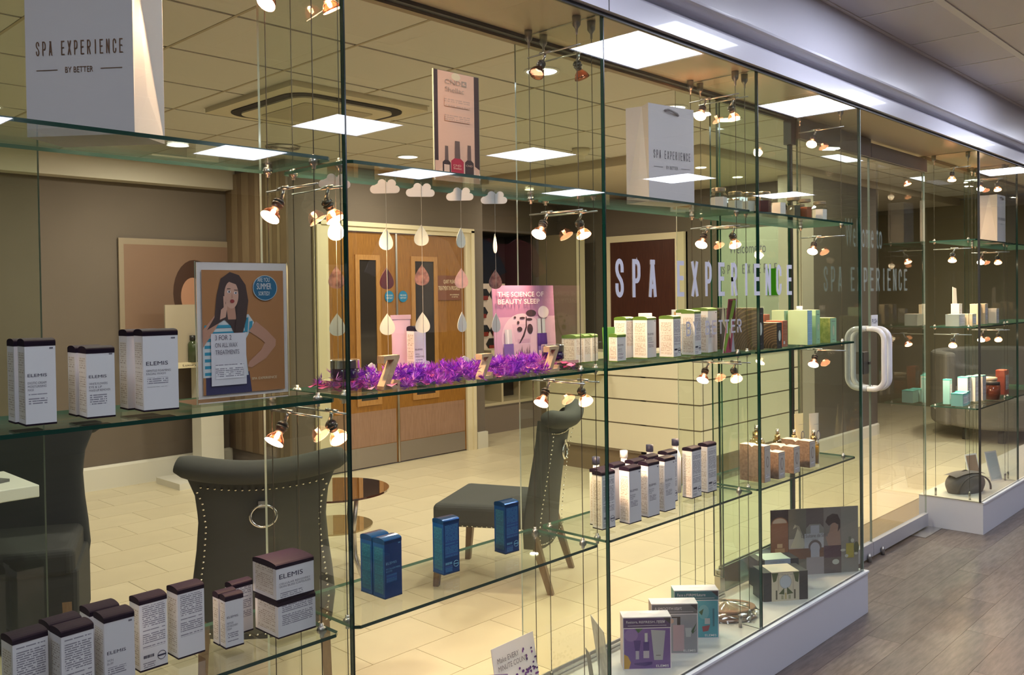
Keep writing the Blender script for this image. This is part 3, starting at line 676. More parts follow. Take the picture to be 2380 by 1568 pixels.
# reception wall: dark door, sign, green screen, pictures
DW = wood('dark_door_wood', (.045, .012, .008), (.085, .025, .014), (14, 14, .8), .4)
t = thing('door_5', 'x', 'door', (7.95, 0, 0)); del t['category']; t['kind'] = 'structure'; del t['label']
ob('leaf', MB().box(-.03, .0, 3.53, 4.39, 0.01, 2.09), DW, t)
ob('frame', MB().box(-.04, 0, 4.39, 4.48, 0, 2.16).box(-.04, 0, 3.42, 3.53, 0, 2.16).box(-.04, 0, 3.53, 4.39, 2.09, 2.16), CREAM, t)
ROTX = (0, 0, -PI / 2)     # faces -X
LSIGN = mat('sign_panel', (.52, .55, .44), .5)
t = thing('reception_sign', 'pale panel with shop lettering on the wall behind the counter', 'sign', (7.945, 3.02, 1.10), -PI / 2)
ob('panel', MB().box(0, .86, -.01, .0, 0, 1.05), LSIGN, t)
text('Welcome to', .40, .10, GREYINK, t, .12, -.012, .80); letters('SPA EXPERIENCE', .04, -.012, .60, .028, .09, .058, .008, GREYINK, t, .05)
GREEN = emis('green_screen', (.07, .30, .01), .75, False)
t = thing('wall_screen', 'glowing green screen on the wall behind the counter', 'screen', (7.94, 2.50, 1.48), -PI / 2)
bevel(ob('screen', MB().box(0, .37, -.015, 0, 0, .26), GREEN, t), .01)
PINK = flat('pink', (.55, .20, .22))
t = thing('wall_picture', 'small pink picture with a white border below the green screen', 'picture', (7.94, 2.37, 1.19), -PI / 2)
ob('frame', MB().box(0, .25, -.012, 0, 0, .22), WHITE, t); art('print', t, .22, .19, [(PINK, RECT), (flat('rose', (.65, .38, .36)), el(.3, .5, .18, .3)), (HAIR, el(.78, .45, .16, .35)), (SKIN, el(.78, .42, .10, .24))], (.015, -.0125, .015))
t = thing('desk_frame', 'small orange picture card standing behind the cleanser cartons', 'picture', (7.0, 2.85, 1.16), -.7)
ob('card', MB().box(-.11, .11, -.01, .01, 0, .20), WHITE, t); art('print', t, .18, .16, [(flat('orange', (.62, .35, .15)), RECT), (HAIR, el(.5, .3, .25, .4))], (-.09, -.011, .02))
# counter
COUNT = mat('counter_cream', (.72, .66, .50), .35); GRO = mat('counter_groove', (.26, .21, .15), .6)
t = thing('reception_counter', 'long cream reception counter with horizontal grooves and brown plinth', 'counter', (0, 0, 0))
ob('core', MB().box(5.892, 7.55, 1.992, 2.55, .2, 1.04).box(5.892, 6.5, 2.5, 3.56, .2, 1.0), GRO, t)
for z0, z1 in ((.222, .432), (.444, .631), (.643, .823), (.835, 1.02)):
    ob('front_panel', MB().box(5.88, 7.56, 1.98, 1.995, z0, z1), COUNT, t); ob('side_panel', MB().box(5.88, 5.895, 1.995, 3.565, z0, z1), COUNT, t)
ob('kick_plinth', MB().box(5.92, 7.52, 2.02, 2.5, 0, .215).box(5.92, 6.45, 2.5, 3.53, 0, .215), mat('kick_brown', (.22, .155, .085), .5), t)
ob('countertop', MB().box(5.86, 7.58, 1.96, 2.6, 1.02, 1.05), COUNT, t)
ob('low_desktop', MB().box(5.86, 6.6, 2.6, 3.60, .92, .95).box(5.75, 5.87, 2.9, 3.6, .84, .92), CREAM, t)
# magazines on low desk
for i, (x, y_, rz, c_) in enumerate([(6.0, 2.85, .1, (.35, .16, .12)), (6.05, 3.12, -.1, (.40, .30, .26)), (6.02, 3.36, .2, (.30, .10, .10))]):
    plain('magazine', ['magazine with a reddish cover on the low desktop, nearest the counter corner', 'pale brown magazine in the middle of the low desktop', 'dark red magazine at the far end of the low desktop'][i], 'magazine', MB().box(-.10, .10, -.13, .13, 0, .008), mat('mag%d' % i, c_, .3), (x, y_, .95), (0, 0, rz))
# dark high chair back behind counter
plain('office_chair_back', 'rounded dark chair back behind the reception counter', 'chair', MB().grid(lambda u, v: (7.0 + (u - .5) * .5, 2.9 + .06 * math.cos((u - .5) * 3), .95 + v * .35 * (1 - (2 * u - 1) ** 4 * .4)), 10, 6), mat('dark_fabric', (.05, .045, .04), .8), smooth=True)
# curved sofa far right
SOFA = mat('sofa_grey', (.20, .18, .15), .85, bump=.2)
t = thing('sofa', 'grey tub sofa on castors inside the shop, seen through the far display', 'sofa', (10.1, .95, 0), 0)
arc = lambda r0, r1, a0, a1, n: [(r0 * math.cos(a), r0 * math.sin(a)) for a in [a0 + (a1 - a0) * k / n for k in range(n + 1)]] + [(r1 * math.cos(a), r1 * math.sin(a)) for a in [a1 - (a1 - a0) * k / n for k in range(n + 1)]]
bevel(ob('seat', MB().prism(el(0, 0, .80, .62, 30), 'z', .14, .46), SOFA, t), .04, 3)
bevel(ob('backrest', MB().prism([(x * 1.0, y * .8) for x, y in arc(.86, .70, -.6, 2.6, 24)], 'z', .14, .88), SOFA, t), .04, 3)
for a in (2.6, 3.4, 4.4, 5.4): ob('castor', MB().lathe([(.0001, 0), (.035, 0), (.035, .10), (.02, .14), (.0001, .14)], 10, o=(.62 * math.cos(a), .45 * math.sin(a), 0)), BLACK, t)
t = thing('wall_disc', 'pale oval mirror disc on the far wall', 'mirror', (9.29, 2.6, 1.0), -PI / 2); ob('disc', MB().lathe([(.0001, 0), (.10, 0), (.10, .01), (.0001, .01)], 24, mat4=Matrix.Rotation(PI / 2, 4, 'X')), mat('disc_pale', (.55, .58, .5), .3), t)
# AC cassette
ACW = mat('ac_white', (.62, .57, .42), .5); ACD = mat('ac_slot', (.012, .009, .007), .8)
t = thing('air_conditioner', 'square ceiling air conditioning cassette with dark rounded slots', 'air conditioner', (3.025, 2.84, ZI))
def rsq(h_, r_, n=6):
    p = []
    for (sx, sy, a0) in ((1, 1, 0), (-1, 1, PI / 2), (-1, -1, PI), (1, -1, 1.5 * PI)):
        for k in range(n + 1): a = a0 + PI / 2 * k / n; p.append((sx * (h_ - r_) + r_ * math.cos(a), sy * (h_ - r_) + r_ * math.sin(a)))
    return p
ob('panel', MB().prism(rsq(.475, .02), 'z', -.03, .02), ACW, t)
ob('slot_ring', MB().prism(rsq(.40, .14), 'z', -.036, -.03), ACD, t); ob('inner_panel', MB().prism(rsq(.345, .10), 'z', -.045, -.03), ACW, t)
ob('grille', MB().prism(rsq(.24, .02), 'z', -.049, -.045), mat('ac_grille', (.42, .37, .27), .6), t)
# downlights, detectors
DISC = emis('downlight_disc', (1, .97, .86), 5.0, False)
for i, (x, y_, lab) in enumerate([(3.38, 1.35, 'near the second glass divider'), (5.2, 1.33, 'near the third glass divider, right one'), (4.62, 1.38, 'above the end of the white lettering'), (6.9, 1.33, 'above the front of the reception counter'), (1.3, 1.35, 'added for fill behind the white bag'), (1.6, 4.1, 'added for fill at the left edge of the room'), (4.6, 3.9, 'added for fill in front of the oak doors'), (7.9, 1.2, 'far down near the entrance'), (9.9, 1.2, 'added for fill above the sofa'), (3.0, 4.6, 'added for fill by the left alcove')]):
    t = thing('downlight', 'round recessed ceiling downlight ' + lab, 'ceiling light', (x, y_, ZI), 0, 'round downlights in the shop ceiling')
    ob('lamp_disc', MB().lathe([(.0001, -.004), (.078, -.004), (.078, .01), (.0001, .01)], 28), DISC, t); ob('rim', MB().lathe([(.078, -.004), (.082, -.008), (.092, -.006), (.094, .0), (.078, .0)], 28), WHITE, t, smooth=True)
    area('downlight_beam', (0, 0, -.012), (0, 0, 0), .15, .15, DOWN_W, (1, .91, .74), t, 'DISK')
for x, y_, lab in ((6.9, 3.2, 'left of the pale bag'), (6.6, 4.4, 'above the low desk'), (7.4, 2.5, 'above the green screen'), (6.6, 2.4, 'above the counter top')):
    t = thing('small_downlight', 'small warm downlight over reception, ' + lab, 'ceiling light', (x, y_, 2.585)); ob('lamp_disc', MB().lathe([(.0001, -.004), (.045, -.004), (.045, .005), (.0001, .005)], 18), emis('small_disc', (1, .85, .55), 8, False), t)
    area('downlight_beam', (0, 0, -.01), (0, 0, 0), .08, .08, 9, (1, .87, .68), t, 'DISK')
t = thing('smoke_detector', 'round white smoke detector on the shop ceiling', 'detector', (5.36, 2.71, ZI)); ob('body', MB().lathe([(.07, 0), (.07, -.02), (.05, -.055), (.03, -.06), (.03, -.085), (.0001, -.085)], 24), ACW, t, smooth=True)
t = thing('ceiling_vent', 'round metal ceiling diffuser below the air conditioner', 'vent', (3.6, 4.15, ZI)); 
for r_ in (.12, .085, .05): ob('ring', MB().tube([(r_ * math.cos(a), r_ * math.sin(a), -.008) for a in [2 * PI * k / 24 for k in range(24)]], .008, 6, closed=True), STEEL, t, smooth=True)
# chairs
CH = mat('chair_grey', (.048, .054, .050), .75, bump=.12, bscale=600); CHL = wood('chair_leg_wood', (.12, .075, .040), (.21, .14, .08), (8, 8, 1)); STUD = mat('stud', (.85, .82, .72), .15, 1)
def make_chair(label, loc, rz, fabric, studs=True, skirt=False):
    t = thing('dining_chair', label, 'chair', loc, rz, 'upholstered scroll back chairs')
    # seat
    sp = [(-.24, -.25), (.24, -.25), (.275, .28), (-.275, .28)]
    o = ob('seat', MB().prism(sp, 'z', .36, .50), fabric, t); bevel(o, .035, 4); 
    def hw(z): 
        pts = [(.26, .255), (.38, .27), (.5, .26), (.62, .245), (.75, .235), (.86, .245), (.95, .275), (1.0, .285)]
        for (a, b_), (c_, d_) in zip(pts, pts[1:]):
            if z <= c_: return b_ + (d_ - b_) * (max(z, a) - a) / (c_ - a)
        return pts[-1][1]
    def yb(z): return -.25 - .16 * max(0, (z - .35)) ** 1.3
    def back(u, v):       # closed loop cross-section in u
        z = .26 + v * .72; h = hw(z); a = u * 2 * PI; c_ = math.cos(a); s_ = math.sin(a)
        sx = math.copysign(abs(c_) ** .35, c_); sy = math.copysign(abs(s_) ** .6, s_)
        dip = .05 * (1 - (sx) ** 2) * max(0, .4 - v) * 1.6
        return (h * sx, yb(z) - .0 + .042 * sy + .02 * sx * sx, z - dip + .03 * v * sx * sx)
    ob('backrest', MB().grid(back, 40, 18), fabric, t, smooth=True)
    if skirt: bevel(ob('skirt', MB().prism([(-.26, -.28), (.26, -.28), (.285, .27), (-.285, .27)], 'z', .03, .40), fabric, t), .02)
    # rolled top
    pts = [(.30 * q, yb(.98) - .055 + .045 * q * q, .985 + .045 * q * q) for q in [k / 10 for k in range(-10, 11)]]
    ob('top_roll', MB().tube(pts, [.035 if abs(k - 10) == 10 else (.048 if abs(k - 10) == 9 else .052) for k in range(21)], 16), fabric, t, smooth=True)
    if studs:
        mb = MB()
        def st(x, y_, z): mb.lathe([(.0001, .0055), (.004, .004), (.0062, 0)], 7, mat4=Matrix.Translation((x, y_, z)) @ Matrix.Rotation(PI / 2, 4, 'X'))
        for sgn in (-1, 1):
            for k in range(24):
                z = .31 + .60 * k / 23; st(sgn * (hw(z) - .030), yb(z) - .036, z)
        for k in range(19): x = (k / 18 - .5) * .44; st(x, yb(.915) - .042 + .02 * (x / .25) ** 2, .905 + .03 * (x / .25) ** 2)
        for k in range(17): x = (k / 16 - .5) * .46; st(x, yb(.3) - .042, .285 - .035 * (1 - (x / .23) ** 2))
        for k in range(18): y_ = -.2 + .44 * k / 17; mb.lathe([(.0001, .0055), (.0062, 0)], 7, mat4=Matrix.Translation((.262 + .018 * k / 17, y_, .38)) @ Matrix.Rotation(PI / 2, 4, 'Y')); mb.lathe([(.0001, .0055), (.0062, 0)], 7, mat4=Matrix.Translation((-.262 - .018 * k / 17, y_, .38)) @ Matrix.Rotation(-PI / 2, 4, 'Y'))
        tag(ob('stud_trim', mb, STUD, t, smooth=True), kind='stuff')
    rz_ = .70; ry = yb(.84) - .052
    rg = ob('ring_pull', MB().tube([(.047 * math.sin(a), ry, .79 + .047 * math.cos(a)) for a in [2 * PI * k / 28 for k in range(28)]], .0065, 8, closed=True), CHROME, t, smooth=True)
    ob('ring_plate', MB().box(-.018, .018, ry - .005, ry + .02, .825, .855), CHROME, t)
    for sx, y0, y1 in ((-.22, -.24, -.34), (.22, -.24, -.34), (-.235, .24, .27), (.235, .24, .27)):
        o = ob('leg', MB().prism([(-.022, -.022), (.022, -.022), (.022, .022), (-.022, .022)], 'z', 0, .37), CHL, t)
        me = o.data
        for v in me.vertices:
            k = 1 - v.co.z / .37; v.co.x = sx + v.co.x * (1 - .35 * k) + .01 * k * (1 if sx > 0 else -1); v.co.y = y0 + (y1 - y0) * k + v.co.y * (1 - .35 * k)
    t.scale = (1, 1, .87)
    return t
make_chair('grey scroll back chair with ring pull, seen from behind at the right, near the counter', (3.34, 1.66, 0), math.radians(27), CH)
make_chair('grey scroll back chair with ring pull, back towards the window, behind the poster stand', (1.90, 1.61, 0), math.radians(-30), CH)
make_chair('dark grey chair behind the white table at the left edge of the picture', (1.30, 2.70, 0), math.radians(152), mat('chair_dark', (.022, .027, .028), .8), False, True)
# coffee table
t = thing('coffee_table', 'round smoked glass coffee table with two tiers and curved metal legs', 'table', (2.72, 2.30, 0))
SM = glass('smoked_glass', (.30, .15, .10), 2.2)
ob('table_top', MB().lathe([(.0001, .47), (.30, .47), (.30, .48), (.0001, .48)], 40), SM, t, smooth=False)
ob('lower_tier', MB().lathe([(.0001, .28), (.21, .28), (.21, .288), (.0001, .288)], 32), glass('pale_smoked_glass', (.65, .58, .45), 1.6), t)
for k in range(3):
    a = 2 * PI * k / 3 + .5; c_, s_ = math.cos(a), math.sin(a)
    ob('leg', MB().tube([(c_ * .22, s_ * .22, .47), (c_ * .19, s_ * .19, .3), (c_ * .20, s_ * .20, .15), (c_ * .30, s_ * .30, .0)], .012, 8), STEEL, t, smooth=True)
# white table at left edge, dark sofa behind
t = thing('white_table', 'white topped table with a dark magazine, at the left edge of the picture', 'table', (.63, 2.44, 0))
bevel(ob('table_top', MB().box(-.62, .62, -.20, .25, .70, .75), WHITE, t), .004)
for sx in (.1, .7): ob('leg', MB().box(sx - .6 - .03, sx - .6 + .03, -.15, .2, 0, .70), BLACK, t)
plain('magazine', 'dark open magazine lying on the white table at the left edge', 'magazine', MB().box(-.16, .16, -.11, .11, 0, .012), mat('magdark', (.12, .12, .13), .4), (1.0, 2.45, .75), (0, 0, .4))
plain('tub_chair_back', 'black high backed chair beyond the white table at the left edge', 'chair', MB().grid(lambda u, v: (.95 + .35 * math.cos(PI * u), 3.75 + .30 * math.sin(PI * u), .0 + 1.05 * v), 20, 6), mat('chair_black', (.018, .018, .018), .8), smooth=True)

# ================================================================== PRODUCTS
def arch_lid(w_, d_, z0, h_, rise=.006, over=.0004):
    prof = [(-over, z0), (d_ + over, z0), (d_ + over, z0 + h_)]
    for k in range(1, 8): a = PI * k / 8; prof.append((d_ / 2 + (d_ / 2 + over) * math.cos(a), z0 + h_ + rise * math.sin(a)))
    prof.append((-over, z0 + h_))
    return MB().prism(prof, 'x', -over, w_ + over)
CM = {}
def cmesh(key, fn):
    if key not in CM: CM[key] = fn()
    return CM[key]
def carton(label, x, y, z, ang, w_, d_, h_, face='brand', title=(), group='white skincare cartons', body=None, lid=None, side=True, ink=None, stamp=True, front_mat=None, cat='carton', lidh=.010, sub=None, name='skincare_carton', brand='ELEMIS'):
    """box with arched lid; local origin at the front left bottom corner, front faces -Y"""
    body = body or PAPER; lid = lid or PURPLE_BLACK; ink = ink or INK
    t = thing(name, label, cat, (x, y, z), math.radians(ang), group)
    key = (round(w_, 4), round(d_, 4), round(h_, 4), body.name, lid.name)
    link('box_body', cmesh(key + ('b',), lambda: MB().box(0, w_, 0, d_, .003, h_ - lidh - .004).mesh('box_body', body)), t)
    link('lid', cmesh(key + ('l', lidh), lambda: arch_lid(w_, d_, h_ - lidh - .004, lidh - .002).mesh('lid', lid)), t)
    link('base_band', cmesh(key + ('s',), lambda: MB().box(-.0003, w_ + .0003, -.0003, d_ + .0003, 0, .0035).mesh('base_band', lid)), t)
    if side:
        link('side_print', cmesh(key + ('sp', body.name), lambda: MB().add([(-.0003, d_ * .12, .012), (-.0003, d_ * .12, h_ * .84), (-.0003, d_ * .88, h_ * .84), (-.0003, d_ * .88, .012)], [(0, 1, 2, 3)]).mesh('side_print', side if not isinstance(side, bool) else FINE_S)), t)
    if face == 'brand':
        bw = w_ * .62; bh = bw * .175
        text(brand, bw, bh, ink, t, w_ * .08, -.0004, h_ * .56, bold=.0)
        zz = h_ * .56 - .008
        for s_ in title:
            zz -= .0052; text(s_, min(w_ * .82, len(s_) * w_ * .050), .0042, GREYINK if sub is None else sub, t, w_ * .08, -.0004, zz); zz -= .0012
        quad('small_print', t, front_mat or FINE, w_ * .10, w_ * .70, -.0003, zz - .024, zz - .004)
        quad('emblem', t, GREYINK if sub is None else sub, w_ * .80, w_ * .92, -.0004, h_ * .875, h_ * .895)
    elif face == 'text':
        quad('small_print', t, front_mat or FINE, w_ * .10, w_ * .92, -.0003, h_ * .30, h_ * .88)
        if stamp:
            cx_, cz, r_ = w_ * .78, h_ * .16, w_ * .15
            o = ob('recycling_ring', MB().tube([(cx_ + r_ * math.cos(a), -.0004, cz + r_ * math.sin(a)) for a in [2 * PI * k / 24 for k in range(24)]], .0006, 4, closed=True).box(cx_ - r_, cx_ + r_, -.0007, -.0003, cz - .0016, cz + .0016), ink, t)
            mb = MB(); q = w_ * .12
            while q < w_ * .5: dq = R.choice([.0006, .001, .0014]); mb.box(q, q + dq, -.0005, -.0002, h_ * .17, h_ * .21); q += dq + R.choice([.0007, .0012])
            ob('barcode', mb, ink, t)
            quad('small_print', t, front_mat or FINE, w_ * .10, w_ * .55, -.0003, h_ * .04, h_ * .15)
    return t
# ---- leftmost bay, middle shelf
Z1, Z2, Z3 = .733, 1.267, 1.813
carton('white carton with dark lid reading exotic cream moisturising mask', .542, .098, Z2, -3, .052, .046, .160, 'brand', ('EXOTIC CREAM', 'MOISTURISING', 'MASK'))
carton('white carton directly behind the moisturising mask carton', .540, .150, Z2, -2, .050, .044, .159, 'none')
carton('white carton with dark lid reading white flowers eye and lip make-up remover', .655, .112, Z2, -4, .052, .050, .140, 'brand', ('WHITE FLOWERS', 'EYE & LIP', 'MAKE-UP REMOVER'))
carton('white carton directly behind the make-up remover carton', .655, .168, Z2, -2, .050, .044, .140, 'none')
carton('widest white carton with dark lid reading gentle foaming facial wash', .772, .128, Z2, -5, .071, .054, .169, 'brand', ('GENTLE FOAMING', 'FACIAL WASH'))
carton('white carton directly behind the facial wash carton', .765, .188, Z2, -2, .068, .044, .168, 'none')
# ---- leftmost bay, bottom shelf
carton('white text covered carton, leftmost on the bottom shelf', .500, .060, Z1, 4, .060, .050, .168, 'text', stamp=False)
carton('white text covered carton, second pair from the left on the bottom shelf, front one', .572, .034, Z1, 3, .058, .048, .168, 'text', stamp=False)
carton('white carton behind the second text covered one on the bottom shelf', .570, .086, Z1, 3, .058, .048, .168, 'none')
carton('white carton with brand name front and the words skin buff', .650, .040, Z1, -1, .056, .052, .170, 'brand', ('SKIN', 'BUFF'))
carton('white carton directly behind the skin buff carton', .646, .098, Z1, 0, .056, .050, .170, 'none')
carton('white carton lit pink by the lamp, with barcode and round stamp', .759, .140, Z1, 1, .058, .046, .152, 'text')
carton('white text covered carton standing alone in the middle of the bottom shelf', .842, .145, Z1, 1, .060, .048, .152, 'text', stamp=False)
carton('small white carton reading peptide eye recovery cream', .937, .120, Z1, -2, .042, .026, .118, 'brand', ('PEPTIDE', 'EYE RECOVERY', 'CREAM'))
carton('small white carton directly behind the eye recovery one', .937, .150, Z1, 0, .042, .026, .118, 'none')
carton('narrow shaded carton between the small cartons and the stacked pair', .985, .178, Z1, 2, .052, .03, .120, 'text', stamp=False)
carton('lower wide carton of the stacked pair, covered in print', 1.045, .085, Z1, 0, .098, .098, .086, 'text', stamp=False)
carton('upper wide carton of the stacked pair, reading cellular recovery capsules', 1.040, .082, Z1 + .086, 0, .098, .100, .086, 'brand', ('CELLULAR RECOVERY', 'SKIN BLISS CAPSULES'))
# ---- second bay, bottom shelf: blue cartons
BLUEB = mat('blue_foil', (.0, .055, .24), .18, .35, coat=.4); BLUEL = mat('blue_foil_lid', (.0, .05, .20), .12, .6, coat=.5); LB = mat('pale_blue_ink', (.12, .38, .62), .5)
FINEB = fineprint('fine_print_blue', (.0, .06, .26), (.03, .22, .42)); FINEBS = fineprint('fine_print_blue_side', (.0, .05, .12), (.01, .14, .22), .0045, 300, .5)
gb = 'metallic blue cartons'
for (lab, x, y_, a, face, b2) in (('metallic blue carton with brand name, front one of the left pair', 1.366, .112, 1, 'brand', 0), ('metallic blue carton behind the left blue one', 1.366, .164, 1, 'none', 0),
        ('metallic blue carton with barcode and ring stamp, middle one', 1.594, .145, -3, 'text', 1), ('metallic blue carton on its own at the right, in front of the chair seat', 1.846, .155, -3, 'text', 1)):
    carton(lab, x, y_, Z1, a, .056, .047, .153, face, ('PRO COLLAGEN MARINE', 'BOOSTER'), gb, BLUEB, BLUEL, FINEBS, LB, True, FINEB, sub=LB)
# ---- third bay, bottom shelf: tall white cartons
gw = 'tall white cartons on the bottom shelf'
row = [(2.245, .105, -4, 'text', 'tall white carton with barcode, leftmost of the tall row'), (2.362, .082, -2, 'brand', 'tall white carton with brand name, second in the tall row'), (2.474, .085, -2, 'brand', 'tall white carton with brand name, third in the tall row'),
       (2.578, .088, -1, 'brand', 'tall white carton with brand name, fourth in the tall row'), (2.690, .150, 0, 'text', 'tall white text carton half hidden, fifth in the tall row'), (2.813, .125, 0, 'text', 'tall white text carton, second from the right of the tall row'), (2.933, .132, -1, 'text', 'tall white text carton, rightmost of the tall row')]
for x, y_, a, f_, lab in row:
    carton(lab, x, y_, Z1, a, .064, .042, .190, f_, ('BALANCING', 'LAVENDER', 'TONER'), gw)
for i, x in enumerate([2.275, 2.372, 2.470, 2.570]):
    carton('tall white carton in the back row, %s from the left' % ['first', 'second', 'third', 'fourth'][i], x, .140 + .012 * (i % 2), Z1, -1, .062, .040, .190, 'none', (), gw)
for i, (x, y_, c_) in enumerate([(2.38, .235, INK), (2.54, .235, PAPER), (2.70, .235, INK), (2.87, .235, INK)]):
    bottle('lotion_bottle', ['dark capped bottle top behind the first tall cartons', 'white capped bottle top behind the tall cartons', 'dark wide capped bottle top behind the middle tall cartons', 'small dark bottle top behind the fifth tall carton'][i], (x, y_, Z1), .022, .205, PAPER, c_, 'bottles behind the tall cartons', .5, .12)
# ---- third bay, middle shelf: green lidded cartons
GL = mat('green_lid', (.10, .20, .03), .4); SOFTW = mat('soft_white', (.78, .80, .83), .45)
gg = 'white cartons with green lids'
gc = dict(group=gg, lid=GL, body=SOFTW, lidh=.009)
for i, x in enumerate([2.255, 2.300, 2.342]):
    carton('short white carton with green lid, %s of three at the left end' % ['first', 'second', 'third'][i], x, .215 - .0 * i, Z2, 8, .038, .055, .097, 'text', (), stamp=False, front_mat=FINE_S, **gc)
carton('short white carton with green lid and brand name, left of the green lidded row', 2.395, .150, Z2, 0, .050, .035, .097, 'brand', ('SUPERFOOD', 'FACIAL OIL'), **gc)
carton('white carton with green lid, back left of the tall green lidded pair', 2.535, .215, Z2, 4, .055, .05, .150, 'text', (), stamp=False, front_mat=FINE_S, **gc)
carton('white carton with green lid and brand name, front right of the tall pair', 2.578, .155, Z2, 4, .062, .058, .150, 'brand', ('SUPERFOOD', 'CICA CALM'), **gc)
carton('white carton with green lid showing text and round stamp', 2.668, .105, Z2, 8, .062, .056, .152, 'text', (), **gc)
carton('tall narrow white carton with green lid and barcode', 2.800, .100, Z2, 8, .058, .052, .168, 'text', (), **gc)
carton('tall white carton with green lid behind the narrow one', 2.860, .165, Z2, 8, .058, .05, .170, 'none', (), **gc)
carton('largest white carton with green lid, beside the tilted leaflet card', 2.935, .125, Z2, 8, .088, .070, .175, 'brand', ('GINGER MINT',), **gc)
t = thing('cream_tube', 'green cream tube standing behind the short cartons', 'tube', (2.46, .235, Z2)); ob('tube_body', MB().prism([(-.02, 0), (.02, 0), (.026, .115), (-.026, .115)], 'y', -.008, .008), mat('tube_green', (.16, .42, .08), .4), t); 
bottle('pump_bottle', 'square white capped green bottle between the cartons', (2.66, .22, Z2), .022, .160, mat('bottle_olive', (.16, .18, .05), .15), WHITE, None, .9, .28)
# tilted leaflet card with green and magenta print
t = thing('leaflet_card', 'folded card with green and magenta plant print, beside the largest green lidded carton', 'card', (3.03, .11, Z2), math.radians(-8))
ob('card', MB().prism([(-.0, 0), (.062, 0), (.038, .205), (.034, .205)], 'y', -.001, .001), mat('card_lilac', (.62, .60, .72), .5), t)
MG = flat('magenta', (.42, .07, .12)); LG = flat('leaf_green', (.25, .42, .06)); DG = flat('dark_plum', (.14, .03, .03)); CRM = flat('cream', (.7, .62, .42))
art('print', t, .085, .205, [(MG, [(0, 0), (.55, 0), (1.0, 1), (.45, 1)]), (DG, [(.3, .55), (.9, .6), (.98, .95), (.5, .98)]), (LG, [(0, .1), (.12, .0), (1.0, .95), (.8, 1)]), (CRM, el(.62, .52, .07, .13)), (CRM, el(.50, .36, .06, .10)), (DG, el(.46, .16, .05, .12)), (CRM, [(-.1, .62), (.18, .45), (.05, .95)])], (-.045, -.03, 0), (0, math.radians(-2), 0))
ob('backing', MB().prism([(-.047, 0), (-.002, 0), (.042, .205), (-.005, .205)], 'y', -.029, -.027), mat('card_lilac', (.62, .60, .72), .5), t)
# dark patterned cartons etc. (bay 4, middle shelf)
DKP = pattern('dark_swirl', (.045, .038, .028), (.13, .105, .06), 26, 'swirl'); DKF = mat('dark_front', (.035, .037, .042), .4); OVAL = mat('oval_pale', (.45, .58, .52), .4)
def luxe(name, label, x, y_, z, a, w_, d_, h_, sidem, frontm, topm, group, oval=None, ovin=None, cat='carton'):
    t = thing(name, label, cat, (x, y_, z), math.radians(a), group)
    bevel(ob('box_body', MB().box(0, w_, 0, d_, 0, h_), sidem, t), .0012)
    quad('front_panel', t, frontm, .001, w_ - .001, -.0006, .001, h_ - .001)
    ob('lid', MB().box(.001, w_ - .001, .001, d_ - .001, h_, h_ + .0012), topm, t)
    if oval:
        ob('oval_badge', MB().add([(w_ * .5 + w_ * .24 * px, -.0011, h_ * .5 + w_ * .50 * pz) for px, pz in el(0, 0, 1, 1, 20)], [tuple(range(20))]), oval, t)
        ob('oval_badge_centre', MB().add([(w_ * .5 + w_ * .13 * px, -.0014, h_ * .5 + w_ * .34 * pz) for px, pz in el(0, 0, 1, 1, 20)], [tuple(range(20))]), ovin or frontm, t)
        quad('small_print', t, GREYINK, w_ * .3, w_ * .7, -.001, h_ * .13, h_ * .145); quad('small_print', t, GREYINK, w_ * .2, w_ * .8, -.001, h_ * .86, h_ * .88)
    return t
OV2 = mat('oval_white', (.72, .78, .74), .4)
luxe('patterned_carton', 'tall dark patterned carton with pale oval badge, before the third divider', 3.215, .070, Z2, 0, .052, .14, .168, DKP, DKF, mat('dark_top', (.12, .12, .10), .5), 'dark patterned cartons', OV2, OV2)
luxe('patterned_carton', 'tall dark patterned carton behind the one with the oval badge', 3.17, .215, Z2, 0, .05, .07, .168, DKP, DKF, mat('dark_top', (.12, .12, .10), .5), 'dark patterned cartons')
luxe('patterned_carton', 'lower dark patterned carton with pale oval badge, right of the third divider', 3.330, .045, Z2, 0, .045, .125, .106, DKP, DKF, mat('pale_top', (.55, .48, .42), .5), 'dark patterned cartons', OV2, OV2)
TER = mat('terracotta_card', (.33, .10, .055), .5); TERT = mat('terracotta_top', (.50, .25, .17), .5)
luxe('terracotta_carton', 'tall terracotta carton at the back between dark and green cartons', 3.42, .215, Z2, 0, .045, .05, .165, TER, TER, TERT, 'terracotta cartons')
luxe('terracotta_carton', 'middle sized terracotta carton behind the front one', 3.50, .190, Z2, 0, .05, .05, .135, TER, TER, TERT, 'terracotta cartons')
t = luxe('terracotta_carton', 'front terracotta carton with a barcode label', 3.460, .085, Z2, 2, .048, .075, .110, TER, fineprint('fine_terracotta', (.33, .10, .055), (.55, .28, .2)), TERT, 'terracotta cartons'); quad('barcode_label', t, WHITE, .006, .02, -.0014, .012, .024)
MINT = mat('mint_card', (.42, .62, .42), .45); MINT2 = mat('mint_front', (.40, .70, .42), .45); YEL = mat('yellow_green_top', (.70, .75, .45), .5); SKY = fineprint('sky_label', (.38, .62, .78), (.2, .4, .6))
gm = 'pale green cartons'
luxe('green_carton', 'pale green carton with a blue text front, tallest group, left one', 3.640, .060, Z2, 0, .045, .09, .150, MINT, SKY, YEL, gm)
luxe('green_carton', 'pale green carton behind the left blue fronted one', 3.625, .160, Z2, 0, .045, .06, .150, MINT, MINT, YEL, gm)
luxe('green_carton', 'pale green carton with oval badge, right one of the tallest group', 3.735, .065, Z2, 0, .04, .10, .150, MINT, MINT2, YEL, gm, MINT, YEL)
